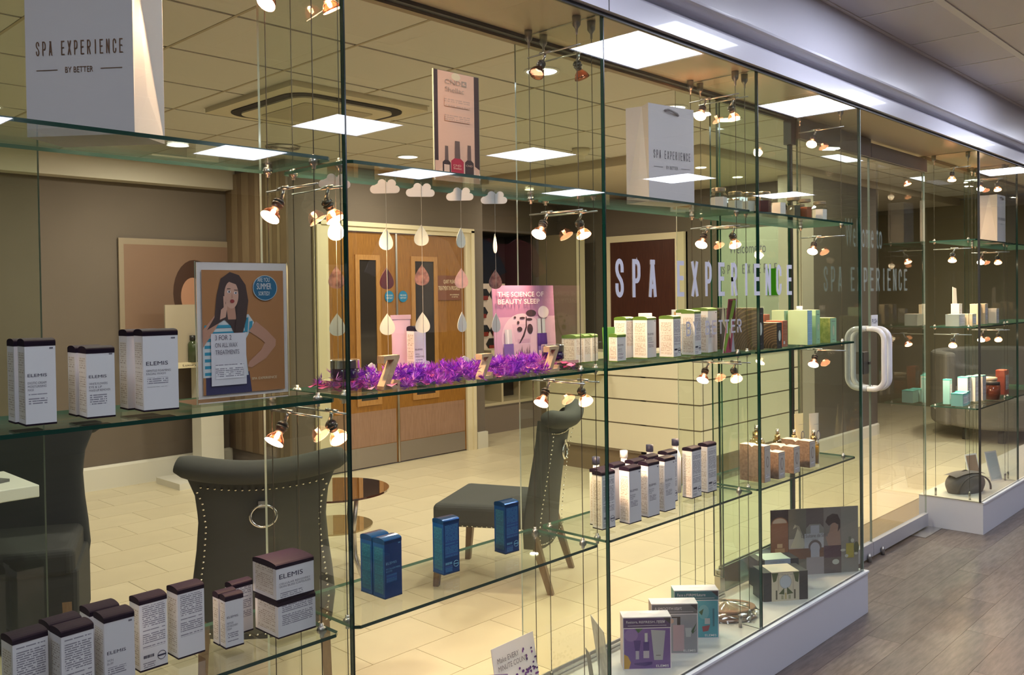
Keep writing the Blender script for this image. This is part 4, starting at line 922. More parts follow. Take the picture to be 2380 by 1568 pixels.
luxe('green_carton', 'lower olive and green carton at the right end of the middle shelf', 3.835, .045, Z2, 0, .065, .12, .112, pattern('olive_pat', (.22, .27, .07), (.34, .37, .12), 60, 'noise'), MINT2, YEL, gm, MINT, YEL)
bottle('spray_bottle', 'small white topped spray bottle behind the olive green carton', (3.93, .235, Z2), .016, .165, mat('bottle_clearish', (.45, .48, .42), .2), WHITE, None, .7, .25)
# bottom shelf bay 4: brown textured cartons, perfume bottles, tubes
BRN = pattern('brown_stone', (.16, .105, .07), (.24, .17, .12), 90, 'noise', .6); BRF = mat('stone_front', (.66, .60, .55), .5); BRT = mat('stone_top', (.62, .50, .42), .5); BRO = mat('oval_brown', (.30, .24, .22), .5)
gs = 'brown stone patterned cartons'
def notched(label, x, y_, a, w_, d_, h_):
    t = thing('stone_carton', label, 'carton', (x, y_, Z1), math.radians(a), gs)
    m = d_ / 2
    prof = [(0, 0), (d_, 0), (d_, h_ - .001), (m + .012, h_), (m + .003, h_ - .006), (m, h_ - .009), (m - .003, h_ - .006), (m - .012, h_), (0, h_ - .001)]
    mb = MB().prism(prof, 'x', 0, w_, 0); mb.m = [0, 0, 0] + [0] + [1] * 6 + [0]; mb.m = mb.m[:len(mb.f)]
    ob('box_body', mb, [BRN, BRT], t); quad('front_panel', t, BRF, .001, w_ - .001, -.0006, .001, h_ - .003)
    ob('oval_badge', MB().add([(w_ * .5 + w_ * .22 * px, -.0011, h_ * .55 + w_ * .46 * pz) for px, pz in el(0, 0, 1, 1, 20)], [tuple(range(20))]), BRO, t)
    ob('oval_badge_centre', MB().add([(w_ * .5 + w_ * .14 * px, -.0014, h_ * .55 + w_ * .36 * pz) for px, pz in el(0, 0, 1, 1, 20)], [tuple(range(20))]), BRF, t)
    text('La Sultane de Saba', w_ * .8, .004, GREYINK, t, w_ * .1, -.001, h_ * .87); quad('small_print', t, FINE, w_ * .2, w_ * .8, -.001, h_ * .10, h_ * .22)
notched('tallest brown stone carton, seen through the third divider', 3.235, .055, 0, .050, .110, .148)
notched('low brown stone carton just right of the third divider', 3.335, .045, 0, .056, .110, .110)
notched('brown stone carton, middle one of the three at the right', 3.480, .050, 0, .056, .115, .113)
notched('rightmost brown stone carton beside the perfume bottle', 3.640, .055, 0, .056, .130, .116)
AMB = glass('amber_glass', (.86, .72, .38), 3.0); GOLD = mat('gold_cap', (.62, .45, .20), .22, 1); LBL = mat('tube_label', (.12, .11, .12), .5); CRT = mat('cream_tube_body', (.78, .75, .60), .4)
def perfume(label, x, y_, r_, h_):
    t = thing('perfume_bottle', label, 'bottle', (x, y_, Z1), 0, 'amber spray bottles with gold tops')
    ob('flask', MB().lathe([(.0001, 0), (r_, .002), (r_, h_ * .60), (r_ * .75, h_ * .68), (r_ * .45, h_ * .70), (.0001, h_ * .70)], 20), AMB, t, smooth=True)
    ob('liquid', MB().lathe([(.0001, .006), (r_ * .86, .006), (r_ * .86, h_ * .52), (.0001, h_ * .52)], 20), mat('amber_liquid', (.62, .42, .12), .15), t, smooth=True)
    ob('collar', MB().lathe([(.0001, h_ * .69), (r_ * .55, h_ * .69), (r_ * .55, h_ * .83), (.0001, h_ * .83)], 16), GOLD, t, smooth=True)
    ob('sprayer', MB().lathe([(.0001, h_ * .83), (r_ * .33, h_ * .83), (r_ * .33, h_ * 1.0), (.0001, h_ * 1.0)], 14), mat('sprayer_silver', (.75, .7, .6), .2, 1), t, smooth=True)
perfume('front amber spray bottle with gold top, right of the stone cartons', 3.745, .085, .024, .150)
perfume('amber spray bottle directly behind the rightmost stone carton', 3.72, .165, .022, .148)
perfume('amber spray bottle, third from the front, behind the stone cartons', 3.68, .225, .022, .150)
perfume('widest amber spray bottle behind the middle stone carton', 3.52, .240, .034, .185)
def tubeT(label, x, y_, w_, h_, a, name='cream_tube', body=CRT):
    t = thing(name, label, 'tube', (x, y_, Z1), math.radians(a), 'cream tubes with oval labels')
    def f(u, v):
        an = u * 2 * PI; k = v; return (w_ * .5 * math.cos(an) * (.78 + .22 * k), w_ * .5 * math.sin(an) * (.75 * (1 - k) + .02), .022 + (h_ - .022) * v)
    ob('tube_body', MB().grid(f, 24, 6), body, t, smooth=True); ob('cap', MB().lathe([(.0001, 0), (w_ * .36, 0), (w_ * .38, .022), (.0001, .022)], 18), WHITE, t, smooth=True)
    ob('oval_badge', MB().add([(w_ * .20 * px, -w_ * .44 + .0, h_ * .52 + w_ * .38 * pz) for px, pz in el(0, 0, 1, 1, 20)], [tuple(range(20))]), GREYINK, t)
    ob('oval_badge_centre', MB().add([(w_ * .13 * px, -w_ * .445, h_ * .52 + w_ * .30 * pz) for px, pz in el(0, 0, 1, 1, 20)], [tuple(range(20))]), body, t)
    text('La Sultane de Saba', w_ * .8, .0045, GREYINK, t, -w_ * .4, -w_ * .40, h_ * .76)
tubeT('yellowish cream tube behind the front amber spray bottle', 3.84, .20, .055, .205, -20, body=mat('yellow_tube', (.74, .70, .42), .4))
tubeT('white cream tube with dark oval label at the right end of the bottom shelf', 3.89, .15, .060, .205, -20)
# ---- jars on the top shelf
JG = glass('jar_glass', (.94, .95, .93), 3.0); LIDG = mat('jar_lid', (.55, .47, .33), .25, .8)
jd = [(2.98, .10, 'w', 'leftmost jar of white cream, behind the third divider'), (3.14, .12, 'w', 'white cream jar, second from the left on the top shelf'), (3.205, .10, 'w', 'white cream jar just left of the front pane joint'), (3.27, .20, 'd', 'small dark jar half hidden behind the burgundy jar'), (3.235, .05, 'b', 'burgundy jar at the pane joint'),
      (3.385, .17, 'w', 'white cream jar behind the one right of the joint'), (3.36, .05, 'w', 'white cream jar right of the pane joint'), (3.55, .17, 'd', 'small dark jar, left of the dark green jar'), (3.515, .06, 'g', 'dark green jar in the middle of the row'), (3.62, .06, 'r', 'reddish brown jar towards the right'), (3.70, .12, 'w', 'slim white jar right of the brown jar'), (3.77, .06, 'w', 'rightmost white cream jar on the top shelf')]
jm = dict(w=mat('jar_cream', (.90, .86, .80), .5), d=mat('jar_dark', (.10, .06, .04), .4), b=mat('jar_burgundy', (.10, .02, .018), .3), g=mat('jar_green', (.07, .075, .05), .3), r=mat('jar_brown', (.26, .07, .02), .3))
for x, y_, c_, lab in jd:
    small = 'small' in lab or 'slim' in lab; r_ = .026 if small else .033; h_ = .072 if small else .084
    t = thing('cosmetic_jar', lab, 'jar', (x, y_, Z3), R.random(), 'hexagonal cosmetic jars on the top shelf')
    ob('jar_body', MB().lathe([(.0001, 0), (r_ * .95, 0), (r_, .004), (r_, h_ * .66), (r_ * .72, h_ * .80), (r_ * .72, h_ * .84), (.0001, h_ * .84)], 6 if not small else 12), JG, t)
    ob('contents', MB().lathe([(.0001, .003), (r_ * .92, .003), (r_ * .92, h_ * .58), (.0001, h_ * .58)], 6 if not small else 12), jm[c_], t)
    ob('lid', MB().lathe([(.0001, h_ * .84), (r_ * .82, h_ * .84), (r_ * .84, h_ * .97), (r_ * .78, h_), (.0001, h_)], 20), LIDG, t, smooth=False)
# ---- paper bags
BAG = mat('bag_paper', (.72, .68, .72), .5); BAGD = mat('bag_paper_inner', (.60, .57, .58), .6); COPPER = mat('copper_foil', (.30, .17, .11), .3, .7)
def bag(label, x, y_, z, a, w_, d_, h_, tz, tscale=1.0, foil=COPPER, fh=None):
    t = thing('paper_bag', label, 'bag', (x, y_, z), math.radians(a), 'white paper carrier bags')
    g = d_ * .5
    # front/back panels, gusset sides folded inwards towards the top
    mb = MB(); gd = d_ * .22
    def side(xs, sgn):
        v = [(xs, 0, 0), (xs, d_, 0), (xs, d_, h_), (xs, 0, h_), (xs - sgn * .0, d_ / 2, 0), (xs - sgn * gd, d_ / 2, h_), (xs - sgn * .004, d_ / 2, d_ * .75)]
        mb.add(v, [(0, 4, 6), (4, 1, 6), (0, 6, 5, 3), (1, 2, 5, 6)], 1)
    mb.add([(0, 0, 0), (w_, 0, 0), (w_, 0, h_), (0, 0, h_), (0, d_, 0), (w_, d_, 0), (w_, d_, h_), (0, d_, h_)], [(0, 1, 2, 3), (4, 7, 6, 5), (0, 4, 5, 1)], 0)
    side(0, -1); side(w_, 1)
    o = ob('bag_body', mb, [BAG, mat('bag_gusset', (.75, .67, .60), .5)], t); md = o.modifiers.new('s', 'SOLIDIFY'); md.thickness = .0008
    letters('SPA EXPERIENCE', w_ * .10, -.0012, tz, w_ * .032, w_ * .125 * tscale, w_ * .0605, w_ * .0095, foil, t, w_ * .055)
    text('BY BETTER', w_ * .26, w_ * .05, foil, t, w_ * .37, -.0012, tz - w_ * .155)
    quad('rule', t, foil, w_ * .10, w_ * .30, -.0012, tz - w_ * .132, tz - w_ * .126); quad('rule', t, foil, w_ * .70, w_ * .90, -.0012, tz - w_ * .132, tz - w_ * .126)
    hp = [(w_ * .34, -.003, h_ - .018), (w_ * .40, -.006, h_ - .014), (w_ * .5, -.009, h_ - .020), (w_ * .6, -.006, h_ - .024), (w_ * .64, -.003, h_ - .030)]
    ob('handle_ribbon', MB().tube(hp, .0035, 8), mat('ribbon', (.35, .33, .36), .5), t, smooth=True)
    return t
bag('large white paper bag with copper lettering on the top shelf at the left', .588, .2015, Z3, -52, .218, .117, .36, .155, 1.0)
bag('tall white paper bag with a ribbon handle on the top shelf behind the lettering pane', 2.500, .085, Z3, -10, .225, .11, .335, .15, 1.0, mat('dark_foil', (.10, .10, .12), .35, .6))
bag('tall white paper bag on the top shelf of the far display', 6.46, .06, Z3, 0, .19, .11, .32, .15, .8, mat('dark_foil', (.10, .10, .12), .35, .6))
# ---- poster stand (acrylic) with the woman poster
ACR = glass('acrylic', (.96, .95, .94), 2.2)
t = thing('poster_stand', 'clear acrylic stand holding a summer wax offer poster of a woman in a striped top', 'poster stand', (.905, .165, Z2), math.radians(-3))
ob('foot_plate', MB().box(-.03, .258, -.055, .055, 0, .006), ACR, t); ob('holder', MB().box(0, .222, -.002, .004, .006, .312, 0, 1), [ACR, GEDGE_B], t)
ob('paper', MB().box(.003, .219, .0, .002, .010, .310), mat('poster_paper', (.86, .80, .80), .4), t)
OR = flat('poster_orange', (.40, .18, .065)); TEE = flat('tee_white', (.62, .66, .68)); BLU = flat('tee_blue', (.03, .27, .42)); NAV = flat('navy', (.03, .03, .10)); SKN = flat('skin2', (.50, .26, .18)); SKL = flat('skin_light', (.62, .36, .27)); HR = flat('hair2', (.045, .025, .025)); LIP = flat('lips', (.30, .04, .04)); DOTB = flat('badge_blue', (.01, .12, .24)); PW = flat('offer_white', (.72, .70, .76))
sh = [(OR, RECT), (NAV, [(.03, .0), (.58, .0), (.55, .17), (.03, .17)]), (TEE, [(.0, .14), (.54, .14), (.50, .42), (.62, .57), (.55, .64), (.42, .62), (.30, .62), (.10, .55), (.0, .42)])]
for k in range(8): sh.append((BLU, rc(.02, .50, .155 + .054 * k, .180 + .054 * k)))
for k in range(3): sh.append((BLU, [(.46 + .05 * k, .64 - .03 * k), (.50 + .05 * k, .645 - .03 * k), (.485 + .05 * k, .50 - .005 * k), (.45 + .05 * k, .50 - .005 * k)]))
sh += [(SKN, [(.55, .50), (.64, .58), (.78, .50), (.89, .42), (.885, .37), (.76, .27), (.58, .20), (.53, .21), (.55, .25), (.70, .34), (.75, .40), (.68, .44)]), (SKN, [(.0, .38), (.10, .48), (.24, .62), (.26, .78), (.20, .79), (.17, .66), (.04, .55), (.0, .52)]),
       (HR, [(.14, .62), (.17, .80), (.22, .93), (.33, .985), (.44, .96), (.52, .88), (.55, .75), (.52, .60), (.46, .45), (.40, .44), (.33, .55), (.26, .60), (.05, .52)]),
       (SKN, [(.30, .60), (.40, .60), (.38, .72), (.28, .72)]), (SKL, el(.345, .80, .085, .112)), (HR, [(.25, .87), (.30, .945), (.40, .94), (.44, .84), (.40, .885), (.32, .905)]), (PW, el(.315, .825, .020, .011)), (HR, el(.318, .825, .008, .009)), (PW, el(.395, .815, .020, .011)), (HR, el(.398, .815, .008, .009)),
       (HR, rc(.292, .335, .847, .852)), (HR, rc(.378, .42, .836, .841)), (SKN, [(.35, .82), (.362, .775), (.342, .772)]), (LIP, el(.352, .748, .026, .015)), (SKL, [(.20, .60), (.27, .62), (.305, .76), (.29, .80), (.272, .72), (.262, .79), (.245, .79), (.248, .70), (.215, .68)]), (HR, [(.41, .72), (.52, .80), (.52, .60), (.44, .47), (.38, .50)])]
sh += [(flat('badge_rim', (.45, .55, .62)), el(.76, .855, .155, .105)), (DOTB, el(.76, .855, .147, .099)), (PW, rc(.09, .51, .07, .49))]
art('print', t, .196, .275, sh, (.013, -.0028, .018), step=.00008)
for s_, x0, z0, w_, h_, m_ in (('3 FOR 2', .040, .138, .038, .011, GREYINK), ('ON ALL WAX', .040, .122, .052, .010, GREYINK), ('TREATMENTS', .040, .106, .056, .010, GREYINK), ('ARE YOU', .143, .267, .030, .010, WHITE), ('SUMMER', .141, .250, .036, .014, WHITE), ('SORTED?', .145, .236, .028, .009, WHITE), ('SPA EXPERIENCE', .125, .045, .062, .0055, CREAM)):
    text(s_, w_, h_, m_, t, x0, -.0062, z0)
quad('small_print', t, FINE, .040, .106, -.0061, .052, .085)
# ---- nail polish poster on the top shelf, bay 2
t = thing('poster_card', 'tall peach coloured nail polish poster standing on the top shelf', 'poster', (1.588, .15, Z3), math.radians(-3))
PE = flat('peach', (.84, .48, .32)); DBR = flat('dark_brown', (.05, .02, .018)); PCH2 = flat('peach_light', (.86, .56, .40)); RDN = flat('nail_red', (.50, .02, .05)); CAPB = flat('cap_brown', (.16, .09, .07)); GR2 = flat('poster_ink', (.42, .30, .22))
ob('holder', MB().box(-.002, .162, -.001, .004, 0, .302, 0, 1), [ACR, GEDGE_B], t); ob('card', MB().box(0, .16, .0, .002, 0, .30), PAPER, t)
def nail(cx, w_, h_, z0, m_): return [(m_, [(cx - w_, z0), (cx + w_, z0), (cx + w_, z0 + h_ * .42), (cx + w_ * .5, z0 + h_ * .50), (cx - w_ * .5, z0 + h_ * .50), (cx - w_, z0 + h_ * .42)]), (CAPB, [(cx - w_ * .45, z0 + h_ * .50), (cx + w_ * .45, z0 + h_ * .50), (cx + w_ * .38, z0 + h_), (cx - w_ * .38, z0 + h_)])]
sh = [(PE, RECT), (DBR, rc(0, .075, .18, 1)), (DBR, [(.89, 0.16), (1, .13), (1, 1), (.89, 1)]), (PCH2, [(.08, 0), (.9, 0), (.9, .12), (.5, .2), (.08, .1)]), (flat('peach_lit', (.85, .66, .40)), el(.48, .965, .10, .035))] + nail(.25, .09, .26, .06, DBR) + nail(.76, .10, .28, .07, DBR) + nail(.49, .14, .32, .055, RDN)
sh += [(PCH2, rc(.19, .31, .08, .15)), (GR2, rc(.60, .715, .885, .935)), (PE, [(.62, .90), (.70, .90), (.69, .91), (.64, .912), (.70, .925), (.63, .922)])]
art('print', t, .16, .30, sh, (0, -.0014, 0), step=.0001)
for s_, x0, z0, w_, h_, m_ in (('CND', .036, .266, .056, .013, GR2), ('Shellac', .036, .245, .068, .013, GR2), ('CND', .062, .042, .028, .0055, PCH2), ('Shellac', .062, .034, .030, .006, PCH2), ('CND', .108, .045, .024, .005, PCH2)): text(s_, w_, h_, m_, t, x0, -.0036, z0)
quad('small_print', t, fineprint('peach_print', (.84, .48, .32), (.50, .30, .22), .0055, 240, .45), .034, .125, -.0034, .205, .228); quad('small_print', t, fineprint('peach_print', (.84, .48, .32), (.50, .30, .22), .0055, 240, .45), .034, .125, -.0034, .165, .182)
# ---- second bay middle shelf: beauty sleep display
t = thing('poster_card', 'lilac beauty sleep poster with a plant and two bottles', 'poster', (1.918, .255, Z2), math.radians(-2)); t.rotation_euler[0] = math.radians(-3)
ob('card', MB().box(0, .275, .0, .003, 0, .262), flat('lilac_card', (.50, .36, .50)), t)
L1, L2, L3 = flat('lilac_top', (.36, .17, .32)), flat('lilac_mid', (.52, .33, .46)), flat('lilac_light', (.62, .46, .56)); VI = flat('violet', (.07, .015, .20)); VI2 = flat('violet_light', (.16, .10, .34)); SIL = flat('silver', (.50, .53, .56)); DKL = flat('leaf_dark', (.04, .02, .03)); GLS = flat('glassy', (.56, .40, .50))
sh = [(L1, RECT), (L2, rc(0, 1, 0, .62)), (L3, el(.45, .36, .34, .30)), (GLS, [(.32, .32), (.58, .30), (.57, .53), (.28, .53)]), (flat('glassy2', (.48, .32, .44)), rc(.36, .56, .30, .35)), (GLS, rc(.30, .56, .17, .29)), (DKL, [(.38, .30), (.45, .40), (.50, .50), (.51, .62), (.525, .62), (.52, .49), (.47, .38), (.40, .30)])]
for cx, cz, rx, rz_ in ((.60, .66, .085, .042), (.56, .585, .055, .016), (.57, .47, .048, .06), (.40, .47, .042, .03), (.45, .605, .045, .013), (.38, .55, .02, .02), (.33, .615, .02, .013)): sh.append((DKL, el(cx, cz, rx, rz_, 16)))
for k in range(8): sh.append((DKL, [(.32 + .03 * k, .17), (.335 + .03 * k, .17), (.34 + .028 * k + .01 * (k % 3), .22 + .02 * (k % 4))]))
sh += [(VI2, rc(.13, .285, .15, .30)), (SIL, rc(.155, .265, .30, .47)), (flat('silver_hi', (.72, .75, .76)), rc(.19, .215, .30, .47)), (VI, [(.67, .10), (.85, .10), (.84, .41), (.68, .41)]), (VI2, rc(.69, .84, .10, .25)), (flat('lip_bottle', (.60, .45, .50)), rc(.69, .83, .10, .20)), (SIL, rc(.69, .82, .41, .59)), (DKL, rc(.75, .765, .41, .59)), (flat('seal', (.68, .58, .64)), el(.80, .67, .092, .075))]
art('print', t, .275, .262, sh, (0, -.0005, 0), step=.0001)
LT = flat('letter_pink', (.80, .72, .72))
text('THE SCIENCE OF', .205, .0155, LT, t, .018, -.0050, .226, bold=.004); text('BEAUTY SLEEP', .185, .0155, LT, t, .018, -.0050, .203, bold=.004); text('ELEMIS', .040, .0075, VI, t, .188, -.0052, .073)
CLEARB = glass('clear_block', (.90, .72, .82), 3.0)
SILC = mat('silver_cap', (.78, .77, .76), .16, 1); JARV = mat('violet_jar', (.030, .010, .075), .12, coat=.6)
def cream_jar(label, x, y_, z):
    t = thing('cream_jar', label, 'jar', (x, y_, z), 0, 'silver lidded purple cream jars')
    ob('jar_body', MB().lathe([(.0001, 0), (.030, .001), (.0345, .006), (.0345, .026), (.032, .028), (.0001, .028)], 32), JARV, t, smooth=True)
    ob('lid', MB().lathe([(.0001, .028), (.0355, .028), (.0355, .047), (.034, .049), (.0001, .049)], 32), SILC, t)
    text('ELEMIS', .026, .0045, SIL, t, -.002, -.0352, .015, rot=(0, 0, .25))
def block(label, x, y_, w_, d_, h_, a):
    t = plain('display_block', label, 'display block', MB().box(-w_ / 2, w_ / 2, -d_ / 2, d_ / 2, 0, h_), [CLEARB], (x, y_, Z2), (0, 0, math.radians(a)), 'clear acrylic display blocks'); bevel(t, .001)
block('clear block with purple tint under the left cream jar, beside the pane joint', 1.262, .12, .095, .09, .030, 5)
cream_jar('purple cream jar with silver lid at the left, cut by the pane joint', 1.262, .12, Z2 + .030)
block('clear block with purple tint under the right cream jar', 2.045, .12, .105, .09, .030, -8)
cream_jar('purple cream jar with silver lid at the right end of the feathers', 2.03, .12, Z2 + .030)
carton('slim white carton with brand name standing among the purple feathers', 1.535, .185, Z2, -6, .038, .036, .150, 'brand', ('PEPTIDE', 'OVERNIGHT CREAM'))
t = thing('cream_tube', 'pale pink cream tube standing behind the slim carton', 'tube', (1.53, .235, Z2), math.radians(-10))
ob('tube_body', MB().grid(lambda u, v: (.026 * math.cos(2 * PI * u) * (1 + .15 * v), .020 * math.sin(2 * PI * u) * (1 - v) + .0, .0 + .175 * v), 20, 6), mat('pink_tube', (.70, .48, .58), .4), t, smooth=True); ob('crimp', MB().box(-.031, .031, -.002, .002, .168, .180), mat('pink_tube', (.70, .48, .58), .4), t)
# wooden letters Z
WZ = wood('letter_wood', (.50, .33, .19), (.66, .48, .30), (6, 6, 6), .55)
zp = [(0, 0), (.052, 0), (.052, .018), (.047, .018), (.043, .009), (.018, .009), (.052, .066), (.052, .072), (.002, .072), (.002, .056), (.007, .056), (.010, .063), (.034, .063), (0, .008)]
for x, y_, a, lab, s_ in ((1.318, .055, 10, 'wooden letter Z at the left of the feathers', 1.15), (1.655, .060, 8, 'wooden letter Z in the middle of the feathers', .95), (1.925, .055, 8, 'wooden letter Z at the right, before the lilac poster', 1.05)):
    t = plain('wooden_letter', lab, 'letter', MB().prism([(p[0] * s_, p[1] * s_) for p in zp], 'y', -.011, .011), WZ, (x, y_, Z2 + .003), (0, 0, math.radians(a)), 'wooden letters Z')
# feather boa
FE = [mat('feather_violet', (.34, .04, .74), .7), mat('feather_magenta', (.60, .10, .72), .7), mat('feather_deep', (.16, .02, .46), .7), mat('feather_petal', (.42, .03, .20), .5), mat('feather_pale', (.74, .28, .82), .7)]
mb = MB()
def cl(): 
    u = R.random(); return 1.215 + u * .83
for k in range(1000):
    x = cl(); yv = R.uniform(.030, .20)
    if any(abs(x - zx) < .045 and yv < zy + .02 for zx, zy in ((1.34, .055), (1.68, .06), (1.95, .055), (1.262, .15), (2.03, .15))) and R.random() < .9: continue
    base = Vector((x, yv, Z2 + .004 + R.random() ** 1.6 * .040)); big = R.random() < .25
    n = 16 if not big else 24
    mi = R.choices([0, 1, 2, 4], [5, 4, 2, 2])[0]
    ax = Vector((R.uniform(-1, 1), R.uniform(-1, 1), R.uniform(.1, .9))).normalized()
    for q in range(n):
        d_ = (ax + Vector((R.gauss(0, .55), R.gauss(0, .55), R.gauss(0, .45)))).normalized()
        ln = R.uniform(.010, .026); s_ = d_.cross(Vector((R.random(), R.random(), R.random()))).normalized() * R.uniform(.0005, .0012)
        p1 = base + d_ * ln * .55 + s_; p2 = base + d_ * ln * .55 - s_; tip = base + d_ * ln
        for p in (p1, p2, tip): p.z = max(p.z, Z2 + .001); p.y = max(p.y, .020)
        mb.add([base, p1, tip, p2], [(0, 1, 2), (0, 2, 3)], mi)
for q in range(26):          # upright feather tuft
    a = (q / 25 - .5) * 1.1; b0 = Vector((2.005, .10, Z2 + .02)); d_ = Vector((math.sin(a), R.uniform(-.1, .1), math.cos(a))); s_ = Vector((.0022, 0, 0))
    mb.add([b0, b0 + d_ * .035 + s_, b0 + d_ * R.uniform(.05, .06), b0 + d_ * .035 - s_], [(0, 1, 2, 3)], 2 if q % 3 else 0)
for k in range(60):           # petals
    x = R.choice([R.uniform(1.205, 1.40), R.uniform(1.86, 2.10), cl()]); yv = R.uniform(.03, .24); c_ = Vector((x, yv, Z2 + R.uniform(.003, .02))); a = R.random() * 6; r_ = R.uniform(.010, .017)
    mb.add([(c_.x + r_ * math.cos(a + t_ * 1.05), c_.y + r_ * math.sin(a + t_ * 1.05), c_.z + (.008 if t_ % 2 else 0) * R.random()) for t_ in range(6)], [(0, 1, 2, 3, 4, 5)], 3)
tag(ob('feather_boa', mb, FE), 'bright purple feather boa with petals lying along the middle shelf of the second bay', 'feather boa', kind='stuff')
# white cloud cut-outs standing low behind the feathers, hanging strings of drops
CLD = mat('felt_white', (.72, .68, .68), .8); THR = mat('thread', (.45, .42, .36), .8)
def scallop(w_, h_, n=7):
    p = [(-w_ / 2, 0), (w_ / 2, 0)]
    for k in range(n):
        a0 = PI * k / n; cx, cz = w_ / 2 * .82 * math.cos(a0 + PI / 2 / n), h_ * .80 * math.sin(a0 + PI / 2 / n); r_ = w_ * .20
        for q in range(4): b_ = a0 - PI * .25 + q * PI * .28 / 1.0; p.append((cx + r_ * math.cos(b_), max(0, cz + r_ * math.sin(b_))))
    return p
def cloudlet(w_, h_):
    p = []
    for (cx, cz, r_, a0, a1) in ((w_ * .36, h_ * .28, h_ * .28, -PI / 2, PI * .55), (w_ * .22, h_ * .68, h_ * .32, 0, PI * .9), (-w_ * .10, h_ * .72, h_ * .30, PI * .3, PI), (-w_ * .36, h_ * .30, h_ * .30, PI * .45, PI * 1.5)):
        for q in range(7): a = a0 + (a1 - a0) * q / 6; p.append((cx + r_ * math.cos(a), cz + r_ * math.sin(a)))
    return p
for i, (x, y_, w_) in enumerate([(1.455, .27, .04), (1.600, .22, .052), (1.78, .25, .045), (1.905, .235, .03)]):
    plain('cloud_cutout', 'white scalloped cloud cut-out behind the feathers, %s from the left' % ['first', 'second', 'third', 'fourth'][i], 'cut-out', MB().prism(scallop(w_, .040), 'y', -.0015, .0015), CLD, (x, y_, Z2 + .012), (0, 0, R.uniform(-.3, .3)), 'white cloud cut-outs')
drop = [(0, .034)] + [(.0155 * math.sin(PI * (.12 + .88 * k / 12)) ** 1.0 * (1 if k else .6), .034 - .056 * (k / 12)) for k in range(1, 12)]
def teardrop(w_, h_):
    R_ = []; 
    for k in range(17): u = 1 - (1 - k / 16) ** 2 if k > 8 else k / 16 * 1.5; R_.append((w_ * .5 * u ** 1.1 * math.sqrt(max(0, 1 - u)) * 2.66, h_ * (.5 - u)))
    return R_ + [(-x, z) for x, z in R_[-2:0:-1]]
D_W = mat('drop_white', (.68, .70, .60), .6); D_B = pattern('drop_brown', (.10, .045, .04), (.26, .13, .11), 60, 'noise', .5); D_P = mat('drop_pink', (.72, .42, .36), .4, var=.15, vscale=60); D_D = mat('drop_dark', (.055, .012, .018), .5)
ordn = ['first', 'second', 'third', 'fourth', 'fifth']
strands = [(1.262, 1.795, [(1.664, D_W, 1), (1.530, D_B, 1), (1.414, D_W, 1)], .96), (1.417, 1.795, [(1.645, D_W, .9), (1.528, D_D, .9), (1.410, D_W, 1)], .9), (1.536, 1.770, [(1.660, D_W, 1), (1.538, D_B, 1.1), (1.411, D_W, 1)], .85), (1.680, 1.770, [(1.659, D_W, .6), (1.530, D_P, .95), (1.408, D_W, .6)], .9), (1.815, 1.775, [(1.648, D_W, .25), (1.528, D_B, .95), (1.402, D_W, .6)], .9)]
for i, (x, zc, drops, s_) in enumerate(strands):
    t = thing('drop_garland', 'hanging garland of teardrops under a felt cloud, %s from the left' % ordn[i], 'garland', (x, .15, 0), 0, 'hanging teardrop garlands')
    o = ob('cloud', MB().prism([(px, pz) for px, pz in cloudlet(.078, .036)], 'y', -.0015, .0015), CLD, t, (0, .001, 1.763), (0, 0, -math.atan(x / 1.8) + R.uniform(-.2, .2)))
    ob('thread', MB().tube([(0, -.002, Z3 - .012), (0, -.002, 1.33)], .0006, 4), THR, t)
    for qi, (z, m_, k) in enumerate(drops): ob('teardrop', MB().prism(teardrop(.040 if k >= .9 else .042, .056), 'y', -.001, .001), m_, t, (0, 0, z + (0, .016, .016)[qi]), (0, 0, -math.atan(x / 1.8) + math.acos(min(1, max(.1, k)))))
# ---- plinth goods
def gift(label, x, y_, a, w_, d_, h_, col, words, sub, blocks, sidecol=(.66, .58, .58)):
    t = thing('gift_box', label, 'gift box', (x, y_, ZP), math.radians(a), 'white lidded gift sets on the plinth')
    bevel(ob('box_body', MB().box(0, w_, 0, d_, 0, h_), mat('gift_side_%s' % (sub,), sidecol, .5), t), .0015)
    ob('lid', MB().add([(-.0006, -.0006, h_ + .0004), (w_ + .0006, -.0006, h_ + .0004), (w_ + .0006, d_, h_ + .0004), (-.0006, d_, h_ + .0004)], [(0, 1, 2, 3)]), PAPER, t)
    bgc = flat('gift_bg_' + sub, col); hd = flat('gift_head_' + sub, [c * .45 for c in col]); WHF = flat('white_frame', (.78, .76, .82))
    art('print', t, w_, h_, [(WHF, RECT), (hd, rc(.012, .988, .80, .985)), (bgc, rc(.02, .98, .02, .785))] + blocks + [(flat('corner_black', (.02, .02, .03)), [(.83, .985), (.988, .985), (.988, .86)])], (0, -.0008, 0), step=.0001)
    xx = .07
    for s_, it, ww in words:
        text(s_, w_ * ww, h_ * (.052 if not it else .058), flat('gift_text', (.72, .72, .80)), t, w_ * xx, -.0040, h_ * .885); xx += ww + .025
    quad('small_print', t, flat('gift_text', (.72, .72, .80)), w_ * .1, w_ * .9, -.0040, h_ * .842, h_ * .850)
    text('ELEMIS', w_ * .26, h_ * .045, flat('gift_text2', (.85, .85, .88)), t, w_ * .68, -.0042, h_ * .05, bold=.004)
    o = text('ELEMIS', w_ * .26, .006, SIL, t, w_ * .38, 0, 0); o.location = (w_ * .38, d_ * .45, h_ + .0009); o.rotation_euler = (-PI / 2, 0, 0)
    return t
